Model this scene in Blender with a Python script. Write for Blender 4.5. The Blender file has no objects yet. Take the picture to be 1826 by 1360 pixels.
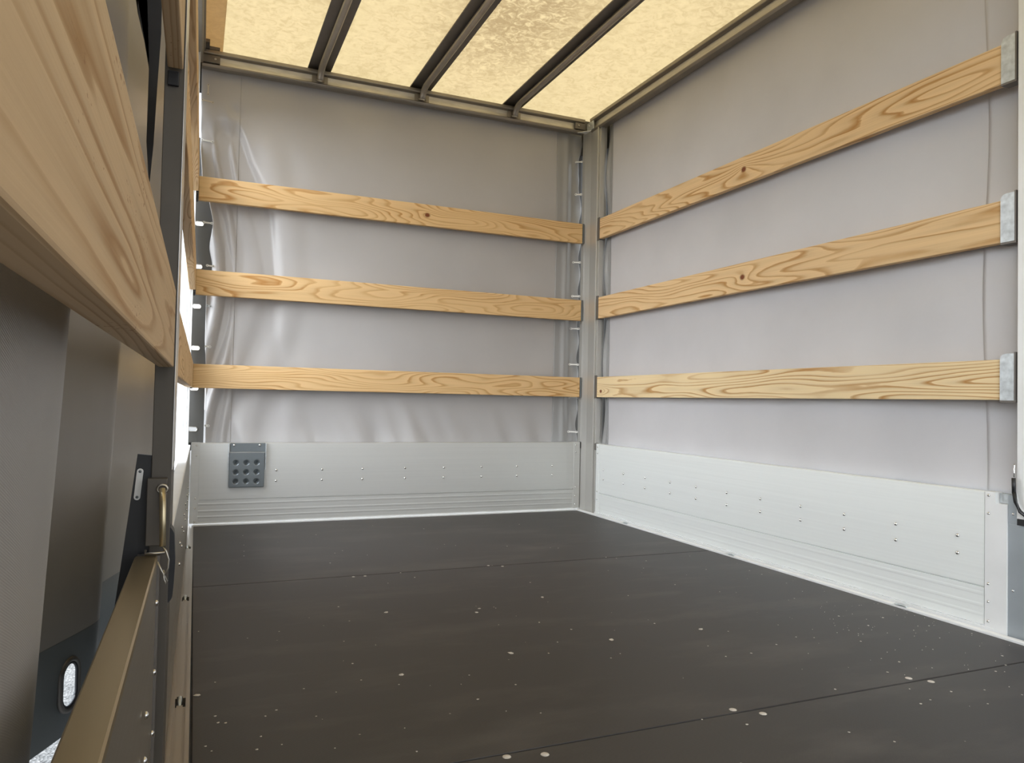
import bpy, bmesh, math, random
from mathutils import Vector, Matrix, noise
random.seed(7)
scene = bpy.context.scene
COL = scene.collection

# ------------------------------------------------------------------ camera
cd = bpy.data.cameras.new('camera'); cam = bpy.data.objects.new('camera', cd); COL.objects.link(cam)
cd.sensor_fit = 'HORIZONTAL'; cd.sensor_width = 36.0
cd.lens = 1339.52 / 1826 * 36.0
cd.clip_start = 0.01; cd.clip_end = 500
R_ = Vector((0.920486, -0.390216, 0.020907)); U_ = Vector((-0.029446, -0.015913, 0.999440)); F_ = Vector((0.389665, 0.920586, 0.026138))
CAM = Vector((-1.757525, -3.254011, 0.522763))
m = Matrix.Identity(4)
for i in range(3):
    m[i][0] = R_[i]; m[i][1] = U_[i]; m[i][2] = -F_[i]; m[i][3] = CAM[i]
cam.matrix_world = m
scene.camera = cam

# ------------------------------------------------------------------ light: bright overcast sky and a soft high sun
w = bpy.data.worlds.new('sky'); scene.world = w; w.use_nodes = True
wn = w.node_tree.nodes; wl = w.node_tree.links
bg = wn['Background']
tc = wn.new('ShaderNodeTexCoord'); sp = wn.new('ShaderNodeSeparateXYZ'); mr = wn.new('ShaderNodeMapRange')
rp = wn.new('ShaderNodeValToRGB')
wl.new(tc.outputs['Generated'], sp.inputs[0]); wl.new(sp.outputs[2], mr.inputs[0])
mr.inputs[1].default_value = 0.0; mr.inputs[2].default_value = 1.0
rp.color_ramp.elements[0].color = (0.93, 0.97, 1.0, 1); rp.color_ramp.elements[1].color = (0.80, 0.88, 1.0, 1)
wl.new(mr.outputs[0], rp.inputs[0]); wl.new(rp.outputs[0], bg.inputs[0])
# bright sky lobe added on the open left side to light the right wall
dl = wn.new('ShaderNodeVectorMath'); dl.operation = 'DOT_PRODUCT'; dl.inputs[1].default_value = Vector((-0.93, -0.18, 0.32)).normalized()
wl.new(tc.outputs['Generated'], dl.inputs[0])
lm = wn.new('ShaderNodeMapRange'); lm.interpolation_type = 'SMOOTHSTEP'
lm.inputs[1].default_value = 0.25; lm.inputs[2].default_value = 1.0; lm.inputs[3].default_value = 1.95; lm.inputs[4].default_value = 11.0
wl.new(dl.outputs['Value'], lm.inputs[0]); wl.new(lm.outputs[0], bg.inputs[1])
sd = bpy.data.lights.new('sun', 'SUN'); sun = bpy.data.objects.new('sun', sd); COL.objects.link(sun)
sd.energy = 2.0; sd.angle = math.radians(12); sd.color = (1.0, 0.93, 0.82)
sun.rotation_euler = Vector((-0.42, 0.10, -0.9)).to_track_quat('-Z', 'Y').to_euler()
scene.view_settings.view_transform = 'Standard'; scene.view_settings.look = 'None'
scene.view_settings.gamma = 1.0; scene.view_settings.use_curve_mapping = False
scene.view_settings.exposure = 0.0

# ------------------------------------------------------------------ materials
def mat(name):
    m = bpy.data.materials.new(name); m.use_nodes = True
    nt = m.node_tree; return m, nt.nodes, nt.links, nt.nodes['Principled BSDF']
def N(nodes, kind, **kw):
    n = nodes.new(kind)
    for k, v in kw.items(): setattr(n, k, v)
    return n
def ramp(nodes, stops, interp='LINEAR'):
    r = nodes.new('ShaderNodeValToRGB'); cr = r.color_ramp; cr.interpolation = interp
    while len(cr.elements) < len(stops): cr.elements.new(0.5)
    for e, (p, c) in zip(cr.elements, stops): e.position = p; e.color = (*c, 1)
    return r
def simple(name, col, rough=0.5, metal=0.0, var=0.06, scale=30, stretch=(1, 1, 1), bump=0.0, spec=0.5):
    m, n, l, b = mat(name)
    t = N(n, 'ShaderNodeTexCoord'); mp = N(n, 'ShaderNodeMapping'); mp.inputs['Scale'].default_value = stretch
    l.new(t.outputs['Object'], mp.inputs[0])
    no = N(n, 'ShaderNodeTexNoise'); no.inputs['Scale'].default_value = scale; no.inputs['Detail'].default_value = 5
    l.new(mp.outputs[0], no.inputs['Vector'])
    r = ramp(n, [(0.25, tuple(c * (1 - var * 2) for c in col)), (0.75, tuple(min(1, c * (1 + var)) for c in col))])
    l.new(no.outputs[0], r.inputs[0]); l.new(r.outputs[0], b.inputs['Base Color'])
    b.inputs['Roughness'].default_value = rough; b.inputs['Metallic'].default_value = metal
    b.inputs['Specular IOR Level'].default_value = spec
    if bump:
        bp = N(n, 'ShaderNodeBump'); bp.inputs['Strength'].default_value = bump; bp.inputs['Distance'].default_value = 0.002
        l.new(no.outputs[0], bp.inputs['Height']); l.new(bp.outputs[0], b.inputs['Normal'])
    return m

def m_wood(seed, base=(0.80, 0.55, 0.28), dark=(0.52, 0.26, 0.08), rings=24.0, lo=1.4, hi=9.0, knots=(), specks=False):
    m, n, l, b = mat('pine_%d' % seed)
    t = N(n, 'ShaderNodeTexCoord')
    def mapped(sc, off):
        mp = N(n, 'ShaderNodeMapping'); mp.inputs['Scale'].default_value = sc; mp.inputs['Location'].default_value = off
        l.new(t.outputs['Object'], mp.inputs[0]); return mp
    a = mapped((lo, 14, hi), (seed * 3.17, seed * 1.3, seed * 2.1))
    h = N(n, 'ShaderNodeTexNoise'); h.inputs['Scale'].default_value = 1.0; h.inputs['Detail'].default_value = 1.6; h.inputs['Roughness'].default_value = 0.45
    l.new(a.outputs[0], h.inputs['Vector'])
    # fine wobble along the grain
    a2 = mapped((9, 30, 60), (seed, 0, 0))
    h2 = N(n, 'ShaderNodeTexNoise'); h2.inputs['Scale'].default_value = 1.0; h2.inputs['Detail'].default_value = 3
    l.new(a2.outputs[0], h2.inputs['Vector'])
    mu = N(n, 'ShaderNodeMath', operation='MULTIPLY_ADD'); mu.inputs[1].default_value = rings
    ad = N(n, 'ShaderNodeMath', operation='MULTIPLY'); ad.inputs[1].default_value = 0.35
    l.new(h2.outputs[0], ad.inputs[0]); l.new(h.outputs[0], mu.inputs[0]); l.new(ad.outputs[0], mu.inputs[2])
    src = mu.outputs[0]
    for (kx, kz, kr) in knots:     # grain bends round a knot
        mp = N(n, 'ShaderNodeVectorMath', operation='SUBTRACT'); mp.inputs[1].default_value = (kx, 0, kz)
        sc = N(n, 'ShaderNodeVectorMath', operation='MULTIPLY'); sc.inputs[1].default_value = (0.45, 0, 1)
        ln = N(n, 'ShaderNodeVectorMath', operation='LENGTH')
        l.new(t.outputs['Object'], mp.inputs[0]); l.new(mp.outputs[0], sc.inputs[0]); l.new(sc.outputs[0], ln.inputs[0])
        q = N(n, 'ShaderNodeMath', operation='DIVIDE'); l.new(ln.outputs[1], q.inputs[0]); q.inputs[1].default_value = -kr
        e = N(n, 'ShaderNodeMath', operation='EXPONENT'); l.new(q.outputs[0], e.inputs[0])
        s2 = N(n, 'ShaderNodeMath', operation='MULTIPLY_ADD'); s2.inputs[1].default_value = 3.0
        l.new(e.outputs[0], s2.inputs[0]); l.new(src, s2.inputs[2]); src = s2.outputs[0]
    fr = N(n, 'ShaderNodeMath', operation='FRACT'); l.new(src, fr.inputs[0])
    pale = tuple(min(1, c * 1.04) for c in base); mid = tuple(c * .93 for c in base)
    r = ramp(n, [(0.0, pale), (0.35, base), (0.60, mid), (0.86, dark), (0.96, tuple(.6 * x + .4 * y for x, y in zip(dark, base))), (1.0, pale)])
    l.new(fr.outputs[0], r.inputs[0])
    # broad tone and fibre streaks
    a3 = mapped((3, 200, 400), (0, 0, seed)); f = N(n, 'ShaderNodeTexNoise'); f.inputs['Scale'].default_value = 1.0; f.inputs['Detail'].default_value = 2
    l.new(a3.outputs[0], f.inputs['Vector'])
    mx = N(n, 'ShaderNodeMix', data_type='RGBA', blend_type='MULTIPLY'); mx.inputs[0].default_value = 0.35
    fr2 = ramp(n, [(0.3, (0.72, 0.66, 0.6)), (0.6, (1, 1, 1))]); l.new(f.outputs[0], fr2.inputs[0])
    l.new(r.outputs[0], mx.inputs[6]); l.new(fr2.outputs[0], mx.inputs[7])
    # how strong the grain shows varies from place to place
    a4 = mapped((2.2, 3, 12), (seed * 5, 0, 0)); g = N(n, 'ShaderNodeTexNoise'); g.inputs['Scale'].default_value = 1.0
    l.new(a4.outputs[0], g.inputs['Vector'])
    gr = N(n, 'ShaderNodeMapRange'); gr.inputs[1].default_value = 0.38; gr.inputs[2].default_value = 0.6; gr.inputs[3].default_value = 0.40; gr.inputs[4].default_value = 1.0
    l.new(g.outputs[0], gr.inputs[0])
    m2 = N(n, 'ShaderNodeMix', data_type='RGBA'); m2.inputs[6].default_value = (*base, 1)
    l.new(gr.outputs[0], m2.inputs[0]); l.new(mx.outputs[2], m2.inputs[7]); out = m2.outputs[2]
    for (kx, kz, kr) in knots:
        mp = N(n, 'ShaderNodeVectorMath', operation='SUBTRACT'); mp.inputs[1].default_value = (kx, 0, kz)
        sc = N(n, 'ShaderNodeVectorMath', operation='MULTIPLY'); sc.inputs[1].default_value = (0.8, 0, 1)
        ln = N(n, 'ShaderNodeVectorMath', operation='LENGTH')
        l.new(t.outputs['Object'], mp.inputs[0]); l.new(mp.outputs[0], sc.inputs[0]); l.new(sc.outputs[0], ln.inputs[0])
        mr = N(n, 'ShaderNodeMapRange'); mr.inputs[1].default_value = kr * 0.25; mr.inputs[2].default_value = kr * 0.5; mr.inputs[3].default_value = 1; mr.inputs[4].default_value = 0
        l.new(ln.outputs[1], mr.inputs[0])
        m3 = N(n, 'ShaderNodeMix', data_type='RGBA'); m3.inputs[7].default_value = (0.20, 0.06, 0.02, 1)
        l.new(mr.outputs[0], m3.inputs[0]); l.new(out, m3.inputs[6]); out = m3.outputs[2]
    if specks:                     # short dark resin flecks along the grain
        a5 = mapped((120, 200, 420), (0, 0, 5)); v = N(n, 'ShaderNodeTexNoise'); v.inputs['Scale'].default_value = 1.0; v.inputs['Detail'].default_value = 2
        l.new(a5.outputs[0], v.inputs['Vector'])
        a6 = mapped((6, 8, 26), (0, 0, 9)); v2 = N(n, 'ShaderNodeTexNoise'); v2.inputs['Scale'].default_value = 1.0; l.new(a6.outputs[0], v2.inputs['Vector'])
        sm = N(n, 'ShaderNodeMath', operation='MULTIPLY'); l.new(v.outputs[0], sm.inputs[0]); l.new(v2.outputs[0], sm.inputs[1])
        rs = ramp(n, [(0.375, (0, 0, 0)), (0.41, (.75, .75, .75))]); l.new(sm.outputs[0], rs.inputs[0])
        m5 = N(n, 'ShaderNodeMix', data_type='RGBA'); m5.inputs[7].default_value = (dark[0] * .7, dark[1] * .55, dark[2] * .5, 1)
        l.new(rs.outputs[0], m5.inputs[0]); l.new(out, m5.inputs[6]); out = m5.outputs[2]
    l.new(out, b.inputs['Base Color'])
    b.inputs['Roughness'].default_value = 0.6; b.inputs['Specular IOR Level'].default_value = 0.25
    bp = N(n, 'ShaderNodeBump'); bp.inputs['Strength'].default_value = 0.25; bp.inputs['Distance'].default_value = 0.0006
    l.new(f.outputs[0], bp.inputs['Height']); l.new(bp.outputs[0], b.inputs['Normal'])
    return m

def m_tarp(name, col, rough=0.42, weave=False, trans=0.06):
    m, n, l, b = mat(name)
    t = N(n, 'ShaderNodeTexCoord')
    no = N(n, 'ShaderNodeTexNoise'); no.inputs['Scale'].default_value = 3.0; no.inputs['Detail'].default_value = 6
    l.new(t.outputs['Object'], no.inputs['Vector'])
    r = ramp(n, [(0.3, tuple(c * .93 for c in col)), (0.7, tuple(c * 1.04 for c in col))]); l.new(no.outputs[0], r.inputs[0])
    l.new(r.outputs[0], b.inputs['Base Color'])
    b.inputs['Roughness'].default_value = rough; b.inputs['Specular IOR Level'].default_value = 0.5
    wv = []
    for rot in ((0.0, 0.12, 0.0), (0.0, 1.55, 0.0)):
        mp = N(n, 'ShaderNodeMapping'); mp.inputs['Rotation'].default_value = rot
        l.new(t.outputs['UV'] if weave else t.outputs['Object'], mp.inputs[0])
        wa = N(n, 'ShaderNodeTexWave', wave_type='BANDS', bands_direction='X'); wa.inputs['Scale'].default_value = 210 if weave else 160
        wa.inputs['Distortion'].default_value = 0.4
        if weave: mp.inputs['Rotation'].default_value = (0, 0, rot[1] + 0.35)
        l.new(mp.outputs[0], wa.inputs[0]); wv.append(wa)
    ad = N(n, 'ShaderNodeMath', operation='ADD'); l.new(wv[0].outputs[1], ad.inputs[0]); l.new(wv[1].outputs[1], ad.inputs[1])
    ad2 = N(n, 'ShaderNodeMath', operation='MULTIPLY_ADD'); ad2.inputs[1].default_value = 0.22 if weave else 0.05
    no2 = N(n, 'ShaderNodeTexNoise'); no2.inputs['Scale'].default_value = 14; no2.inputs['Detail'].default_value = 3
    l.new(t.outputs['Object'], no2.inputs['Vector'])
    l.new(ad.outputs[0], ad2.inputs[0]); l.new(no2.outputs[0], ad2.inputs[2])
    bp = N(n, 'ShaderNodeBump'); bp.inputs['Strength'].default_value = 0.5 if weave else 0.25; bp.inputs['Distance'].default_value = 0.0012
    l.new(ad2.outputs[0], bp.inputs['Height']); l.new(bp.outputs[0], b.inputs['Normal'])
    tr = N(n, 'ShaderNodeBsdfTranslucent'); tr.inputs[0].default_value = (*col, 1)
    mx = N(n, 'ShaderNodeMixShader'); mx.inputs[0].default_value = trans
    out = n['Material Output']
    l.new(b.outputs[0], mx.inputs[1]); l.new(tr.outputs[0], mx.inputs[2]); l.new(mx.outputs[0], out.inputs[0])
    return m

def m_roof(name, c1, c2, stain=True):
    m, n, l, b = mat(name)
    t = N(n, 'ShaderNodeTexCoord'); out = n['Material Output']
    n1 = N(n, 'ShaderNodeTexNoise'); n1.inputs['Scale'].default_value = 26; n1.inputs['Detail'].default_value = 10; n1.inputs['Roughness'].default_value = 0.68; n1.inputs['Distortion'].default_value = 1.4
    l.new(t.outputs['Object'], n1.inputs['Vector'])
    r1 = ramp(n, [(0.40, c2), (0.50, c1), (0.66, tuple(min(1, c * 1.10) for c in c1))]); l.new(n1.outputs[0], r1.inputs[0])
    col = r1.outputs[0]
    if stain:
        n2 = N(n, 'ShaderNodeTexNoise'); n2.inputs['Scale'].default_value = 2.2; n2.inputs['Detail'].default_value = 3; n2.inputs['Distortion'].default_value = 0.8
        l.new(t.outputs['Object'], n2.inputs['Vector'])
        n3 = N(n, 'ShaderNodeTexNoise'); n3.inputs['Scale'].default_value = 26; n3.inputs['Detail'].default_value = 9; n3.inputs['Roughness'].default_value = 0.75; n3.inputs['Distortion'].default_value = 1.8
        l.new(t.outputs['Object'], n3.inputs['Vector'])
        # a worn blotch between the second and third bow
        vs = N(n, 'ShaderNodeVectorMath', operation='SUBTRACT'); vs.inputs[1].default_value = (-0.68, -0.75, 1.94)
        vm = N(n, 'ShaderNodeVectorMath', operation='MULTIPLY'); vm.inputs[1].default_value = (3.2, 1.7, 0)
        vl = N(n, 'ShaderNodeVectorMath', operation='LENGTH')
        l.new(t.outputs['Object'], vs.inputs[0]); l.new(vs.outputs[0], vm.inputs[0]); l.new(vm.outputs[0], vl.inputs[0])
        ms = N(n, 'ShaderNodeMapRange'); ms.inputs[1].default_value = 0.3; ms.inputs[2].default_value = 1.25; ms.inputs[3].default_value = 1; ms.inputs[4].default_value = 0.0
        l.new(vl.outputs[1], ms.inputs[0])
        m4 = N(n, 'ShaderNodeMapRange'); m4.inputs[1].default_value = 0.55; m4.inputs[2].default_value = 0.75; m4.inputs[3].default_value = 0.0; m4.inputs[4].default_value = 0.35
        l.new(n2.outputs[0], m4.inputs[0])
        mm = N(n, 'ShaderNodeMath', operation='MAXIMUM'); l.new(ms.outputs[0], mm.inputs[0]); l.new(m4.outputs[0], mm.inputs[1])
        r3 = ramp(n, [(0.46, (1, 1, 1)), (0.60, (0, 0, 0))]); l.new(n3.outputs[0], r3.inputs[0])
        mu = N(n, 'ShaderNodeMath', operation='MULTIPLY'); l.new(mm.outputs[0], mu.inputs[0]); l.new(r3.outputs[0], mu.inputs[1])
        mu2 = N(n, 'ShaderNodeMath', operation='MULTIPLY'); mu2.inputs[1].default_value = 0.85; l.new(mu.outputs[0], mu2.inputs[0])
        mx = N(n, 'ShaderNodeMix', data_type='RGBA'); mx.inputs[7].default_value = (c1[0] * .56, c1[1] * .50, c1[2] * .46, 1)
        l.new(mu2.outputs[0], mx.inputs[0]); l.new(col, mx.inputs[6]); col = mx.outputs[2]
    tr = N(n, 'ShaderNodeBsdfTranslucent'); l.new(col, tr.inputs[0])
    b.inputs['Base Color'].default_value = (0.55, 0.48, 0.36, 1); b.inputs['Roughness'].default_value = 0.6
    ms_ = N(n, 'ShaderNodeMixShader'); ms_.inputs[0].default_value = 0.72
    l.new(b.outputs[0], ms_.inputs[1]); l.new(tr.outputs[0], ms_.inputs[2]); l.new(ms_.outputs[0], out.inputs[0])
    return m

def m_alu(name, col, rough, metal, axis):
    """brushed aluminium, streaks along one axis"""
    m, n, l, b = mat(name)
    t = N(n, 'ShaderNodeTexCoord'); mp = N(n, 'ShaderNodeMapping')
    sc = {'x': (1.5, 60, 160), 'y': (60, 1.5, 160), 'z': (90, 90, 1.5)}[axis]; mp.inputs['Scale'].default_value = sc
    l.new(t.outputs['Object'], mp.inputs[0])
    no = N(n, 'ShaderNodeTexNoise'); no.inputs['Scale'].default_value = 1; no.inputs['Detail'].default_value = 4
    l.new(mp.outputs[0], no.inputs['Vector'])
    r = ramp(n, [(0.3, tuple(c * .975 for c in col)), (0.7, tuple(min(1, c * 1.015) for c in col))]); l.new(no.outputs[0], r.inputs[0])
    l.new(r.outputs[0], b.inputs['Base Color'])
    b.inputs['Metallic'].default_value = metal
    rr = N(n, 'ShaderNodeMapRange'); rr.inputs[3].default_value = rough - .05; rr.inputs[4].default_value = rough + .07
    l.new(no.outputs[0], rr.inputs[0]); l.new(rr.outputs[0], b.inputs['Roughness'])
    bp = N(n, 'ShaderNodeBump'); bp.inputs['Strength'].default_value = 0.03; bp.inputs['Distance'].default_value = 0.001
    l.new(no.outputs[0], bp.inputs['Height']); l.new(bp.outputs[0], b.inputs['Normal'])
    return m

def m_floor():
    m, n, l, b = mat('phenolic_plywood')
    t = N(n, 'ShaderNodeTexCoord')
    n1 = N(n, 'ShaderNodeTexNoise'); n1.inputs['Scale'].default_value = 1.8; n1.inputs['Detail'].default_value = 7
    l.new(t.outputs['Object'], n1.inputs['Vector'])
    r = ramp(n, [(0.3, (0.036, 0.032, 0.030)), (0.7, (0.054, 0.050, 0.047))]); l.new(n1.outputs[0], r.inputs[0])
    # faint dusty scuffs
    mp = N(n, 'ShaderNodeMapping'); mp.inputs['Scale'].default_value = (2.2, 6, 1); mp.inputs['Rotation'].default_value = (0, 0, -0.25)
    l.new(t.outputs['Object'], mp.inputs[0])
    n2 = N(n, 'ShaderNodeTexNoise'); n2.inputs['Scale'].default_value = 1.3; n2.inputs['Detail'].default_value = 8; n2.inputs['Roughness'].default_value = .6
    l.new(mp.outputs[0], n2.inputs['Vector'])
    r2 = ramp(n, [(0.50, (0, 0, 0)), (0.80, (1, 1, 1))]); l.new(n2.outputs[0], r2.inputs[0])
    mu = N(n, 'ShaderNodeMath', operation='MULTIPLY'); mu.inputs[1].default_value = 0.5; l.new(r2.outputs[0], mu.inputs[0])
    mx = N(n, 'ShaderNodeMix', data_type='RGBA'); mx.inputs[7].default_value = (0.12, 0.11, 0.10, 1)
    l.new(mu.outputs[0], mx.inputs[0]); l.new(r.outputs[0], mx.inputs[6])
    # pinprick dust
    vo = N(n, 'ShaderNodeTexVoronoi'); vo.inputs['Scale'].default_value = 26; l.new(t.outputs['Object'], vo.inputs['Vector'])
    lt = N(n, 'ShaderNodeMath', operation='LESS_THAN'); lt.inputs[1].default_value = 0.045; l.new(vo.outputs['Distance'], lt.inputs[0])
    vc = N(n, 'ShaderNodeSeparateColor'); l.new(vo.outputs['Color'], vc.inputs[0])
    gt = N(n, 'ShaderNodeMath', operation='GREATER_THAN'); gt.inputs[1].default_value = 0.86; l.new(vc.outputs[0], gt.inputs[0])
    mm = N(n, 'ShaderNodeMath', operation='MULTIPLY'); l.new(lt.outputs[0], mm.inputs[0]); l.new(gt.outputs[0], mm.inputs[1])
    mx2 = N(n, 'ShaderNodeMix', data_type='RGBA'); mx2.inputs[7].default_value = (0.30, 0.28, 0.25, 1)
    l.new(mm.outputs[0], mx2.inputs[0]); l.new(mx.outputs[2], mx2.inputs[6])
    l.new(mx2.outputs[2], b.inputs['Base Color'])
    rr = N(n, 'ShaderNodeMapRange'); rr.inputs[3].default_value = 0.42; rr.inputs[4].default_value = 0.58
    l.new(n1.outputs[0], rr.inputs[0]); l.new(rr.outputs[0], b.inputs['Roughness'])
    b.inputs['Specular IOR Level'].default_value = 0.4
    mp2 = N(n, 'ShaderNodeMapping'); mp2.inputs['Rotation'].default_value = (0, 0, 0.785); l.new(t.outputs['Object'], mp2.inputs[0])
    ck = N(n, 'ShaderNodeTexVoronoi'); ck.inputs['Scale'].default_value = 260; ck.inputs['Randomness'].default_value = 0.1
    l.new(mp2.outputs[0], ck.inputs['Vector'])
    bp = N(n, 'ShaderNodeBump'); bp.inputs['Strength'].default_value = 0.15; bp.inputs['Distance'].default_value = 0.0006
    l.new(ck.outputs[0], bp.inputs['Height']); l.new(bp.outputs[0], b.inputs['Normal'])
    return m

def m_ground():
    m, n, l, b = mat('gravel')
    t = N(n, 'ShaderNodeTexCoord')
    vo = N(n, 'ShaderNodeTexVoronoi'); vo.inputs['Scale'].default_value = 90; l.new(t.outputs['Object'], vo.inputs['Vector'])
    r = ramp(n, [(0.0, (0.09, 0.09, 0.085)), (0.5, (0.15, 0.15, 0.145)), (1.0, (0.24, 0.235, 0.225))])
    sc = N(n, 'ShaderNodeSeparateColor'); l.new(vo.outputs['Color'], sc.inputs[0]); l.new(sc.outputs[0], r.inputs[0])
    l.new(r.outputs[0], b.inputs['Base Color']); b.inputs['Roughness'].default_value = 0.9
    bp = N(n, 'ShaderNodeBump'); bp.inputs['Strength'].default_value = 0.6; bp.inputs['Distance'].default_value = 0.01
    l.new(vo.outputs['Distance'], bp.inputs['Height']); l.new(bp.outputs[0], b.inputs['Normal'])
    return m

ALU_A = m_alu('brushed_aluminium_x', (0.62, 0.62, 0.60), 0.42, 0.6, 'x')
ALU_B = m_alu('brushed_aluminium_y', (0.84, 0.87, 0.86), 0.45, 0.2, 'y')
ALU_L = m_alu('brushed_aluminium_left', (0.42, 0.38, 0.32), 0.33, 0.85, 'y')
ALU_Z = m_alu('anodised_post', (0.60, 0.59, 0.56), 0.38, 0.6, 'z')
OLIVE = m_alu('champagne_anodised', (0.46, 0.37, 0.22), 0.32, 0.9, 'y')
RAIL = simple('rail_aluminium', (0.62, 0.60, 0.57), 0.35, 0.8, 0.05, 8)
WHITE_ALU = simple('white_aluminium', (0.86, 0.87, 0.87), 0.45, 0.2, 0.03, 10)
GALV = simple('galvanised_steel', (0.62, 0.66, 0.68), 0.45, 0.6, 0.16, 60)
GREYM = simple('grey_painted_steel', (0.17, 0.19, 0.20), 0.30, 0.55, 0.05, 20)
DARKM = simple('dark_anodised', (0.17, 0.155, 0.14), 0.45, 0.5, 0.05, 20)
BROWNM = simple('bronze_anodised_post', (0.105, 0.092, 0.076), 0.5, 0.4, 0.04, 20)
BLUEG = simple('blue_grey_steel', (0.42, 0.46, 0.49), 0.4, 0.5, 0.05, 8)
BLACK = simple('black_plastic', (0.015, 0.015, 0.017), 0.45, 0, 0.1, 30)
RIVET = simple('rivet_steel', (0.85, 0.85, 0.84), 0.2, 1.0, 0.02, 10)
WHITEP = simple('white_rubber', (0.80, 0.80, 0.78), 0.5, 0, 0.03, 30)
CREAM = simple('cream_rubber', (0.62, 0.56, 0.46), 0.55, 0, 0.03, 30)
STEEL = simple('zinc_wire', (0.55, 0.52, 0.46), 0.3, 0.9, 0.1, 50)
BRASS = simple('yellow_zinc_tube', (0.62, 0.53, 0.34), 0.3, 0.85, 0.08, 30)
CHIP = simple('pale_wood_crumb', (0.62, 0.58, 0.52), 0.9, 0, 0.1, 200)
SEAM = simple('seam_filler', (0.014, 0.012, 0.011), 0.6, 0, 0.05, 20)
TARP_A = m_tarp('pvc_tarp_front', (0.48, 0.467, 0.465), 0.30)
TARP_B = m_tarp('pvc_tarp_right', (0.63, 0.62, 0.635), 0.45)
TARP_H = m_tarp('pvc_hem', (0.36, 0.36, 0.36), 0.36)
TARP_D = m_tarp('pvc_flap_dark', (0.085, 0.082, 0.075), 0.5, trans=0.0)
TARP_L = m_tarp('pvc_curtain', (0.32, 0.30, 0.275), 0.40, weave=True, trans=0.0)
TARP_LB = m_tarp('pvc_curtain_hem', (0.14, 0.155, 0.16), 0.45, weave=True, trans=0.0)
ROOF = m_roof('translucent_roof', (0.296, 0.226, 0.116), (0.255, 0.191, 0.093))
ROOFHEM = m_roof('roof_hem', (0.86, 0.74, 0.60), (0.82, 0.70, 0.56), stain=False)
FLOOR = m_floor()
GROUND = m_ground()

# ------------------------------------------------------------------ mesh helpers
def box(bm, x0, x1, y0, y1, z0, z1, bev=0.0):
    r = bmesh.ops.create_cube(bm, size=1.0)
    vs = r['verts']
    for v in vs:
        v.co = Vector(((x0 + x1) / 2 + v.co.x * (x1 - x0), (y0 + y1) / 2 + v.co.y * (y1 - y0), (z0 + z1) / 2 + v.co.z * (z1 - z0)))
    if bev:
        es = list({e for v in vs for e in v.link_edges})
        bmesh.ops.bevel(bm, geom=es, offset=bev, segments=2, profile=0.5, affect='EDGES')
def tube(bm, pts, r, seg=10, closed=False):
    pts = [Vector(p) for p in pts]; n = len(pts); rings = []
    up = Vector((0.123, 0.456, 0.881)).normalized()
    for i, p in enumerate(pts):
        if closed: d = pts[(i + 1) % n] - pts[i - 1]
        else: d = pts[min(i + 1, n - 1)] - pts[max(i - 1, 0)]
        d.normalize(); a = d.cross(up)
        if a.length < 1e-3: a = d.cross(Vector((1, 0, 0)))
        a.normalize(); b = d.cross(a)
        rr = r[i] if isinstance(r, (list, tuple)) else r
        rings.append([bm.verts.new(p + rr * (math.cos(t) * a + math.sin(t) * b)) for t in [2 * math.pi * k / seg for k in range(seg)]])
    for i in range(n if closed else n - 1):
        A, B = rings[i], rings[(i + 1) % n]
        for k in range(seg): bm.faces.new((A[k], A[(k + 1) % seg], B[(k + 1) % seg], B[k]))
    if not closed: bm.faces.new(rings[0][::-1]); bm.faces.new(rings[-1])
def loft(bm, prof, f0, f1, cap=True):
    """prism: closed profile placed at two ends by the functions f0, f1"""
    a = [bm.verts.new(f0(*q)) for q in prof]; b = [bm.verts.new(f1(*q)) for q in prof]
    n = len(prof)
    for i in range(n): bm.faces.new((a[i], a[(i + 1) % n], b[(i + 1) % n], b[i]))
    if cap: bm.faces.new(a[::-1]); bm.faces.new(b)
def dome(bm, c, nrm, r, h, seg=10):
    c = Vector(c); nrm = Vector(nrm).normalized(); a = nrm.orthogonal().normalized(); b = nrm.cross(a)
    rings = []
    for k in range(4):
        t = k / 3 * math.pi / 2 * 0.92; rr = r * math.cos(t); hh = h * math.sin(t)
        rings.append([bm.verts.new(c + nrm * hh + rr * (math.cos(u) * a + math.sin(u) * b)) for u in [2 * math.pi * j / seg for j in range(seg)]])
    for k in range(3):
        for j in range(seg): bm.faces.new((rings[k][j], rings[k][(j + 1) % seg], rings[k + 1][(j + 1) % seg], rings[k + 1][j]))
    bm.faces.new(rings[-1]); bm.faces.new(rings[0][::-1])
def rounded_poly(pts, r, seg=4):
    out = []; n = len(pts)
    for i in range(n):
        p = Vector(pts[i]); a = (Vector(pts[i - 1]) - p); b = (Vector(pts[(i + 1) % n]) - p)
        ri = r[i] if isinstance(r, (list, tuple)) else r
        if ri <= 0: out.append(tuple(p)); continue
        ri = min(ri, a.length * .49, b.length * .49); a.normalize(); b.normalize()
        p0 = p + a * ri; p1 = p + b * ri
        for k in range(seg + 1):
            t = k / seg; q = (1 - t) ** 2 * p0 + 2 * t * (1 - t) * p + t * t * p1; out.append(tuple(q))
    return out
def grid(bm, nu, nv, fn, keep=None, uv=False):
    vs = [[bm.verts.new(fn(i / nu, j / nv)) for j in range(nv + 1)] for i in range(nu + 1)]
    lay = bm.loops.layers.uv.verify() if uv else None
    for i in range(nu):
        for j in range(nv):
            if keep and not keep((i + .5) / nu, (j + .5) / nv): continue
            f = bm.faces.new((vs[i][j], vs[i + 1][j], vs[i + 1][j + 1], vs[i][j + 1])); f.smooth = True
            if uv:
                for lp, (a, b_) in zip(f.loops, ((i, j), (i + 1, j), (i + 1, j + 1), (i, j + 1))): lp[lay].uv = (a / nu * uv[0], b_ / nv * uv[1])
    bmesh.ops.delete(bm, geom=[v for v in bm.verts if not v.link_faces], context='VERTS')

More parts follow.
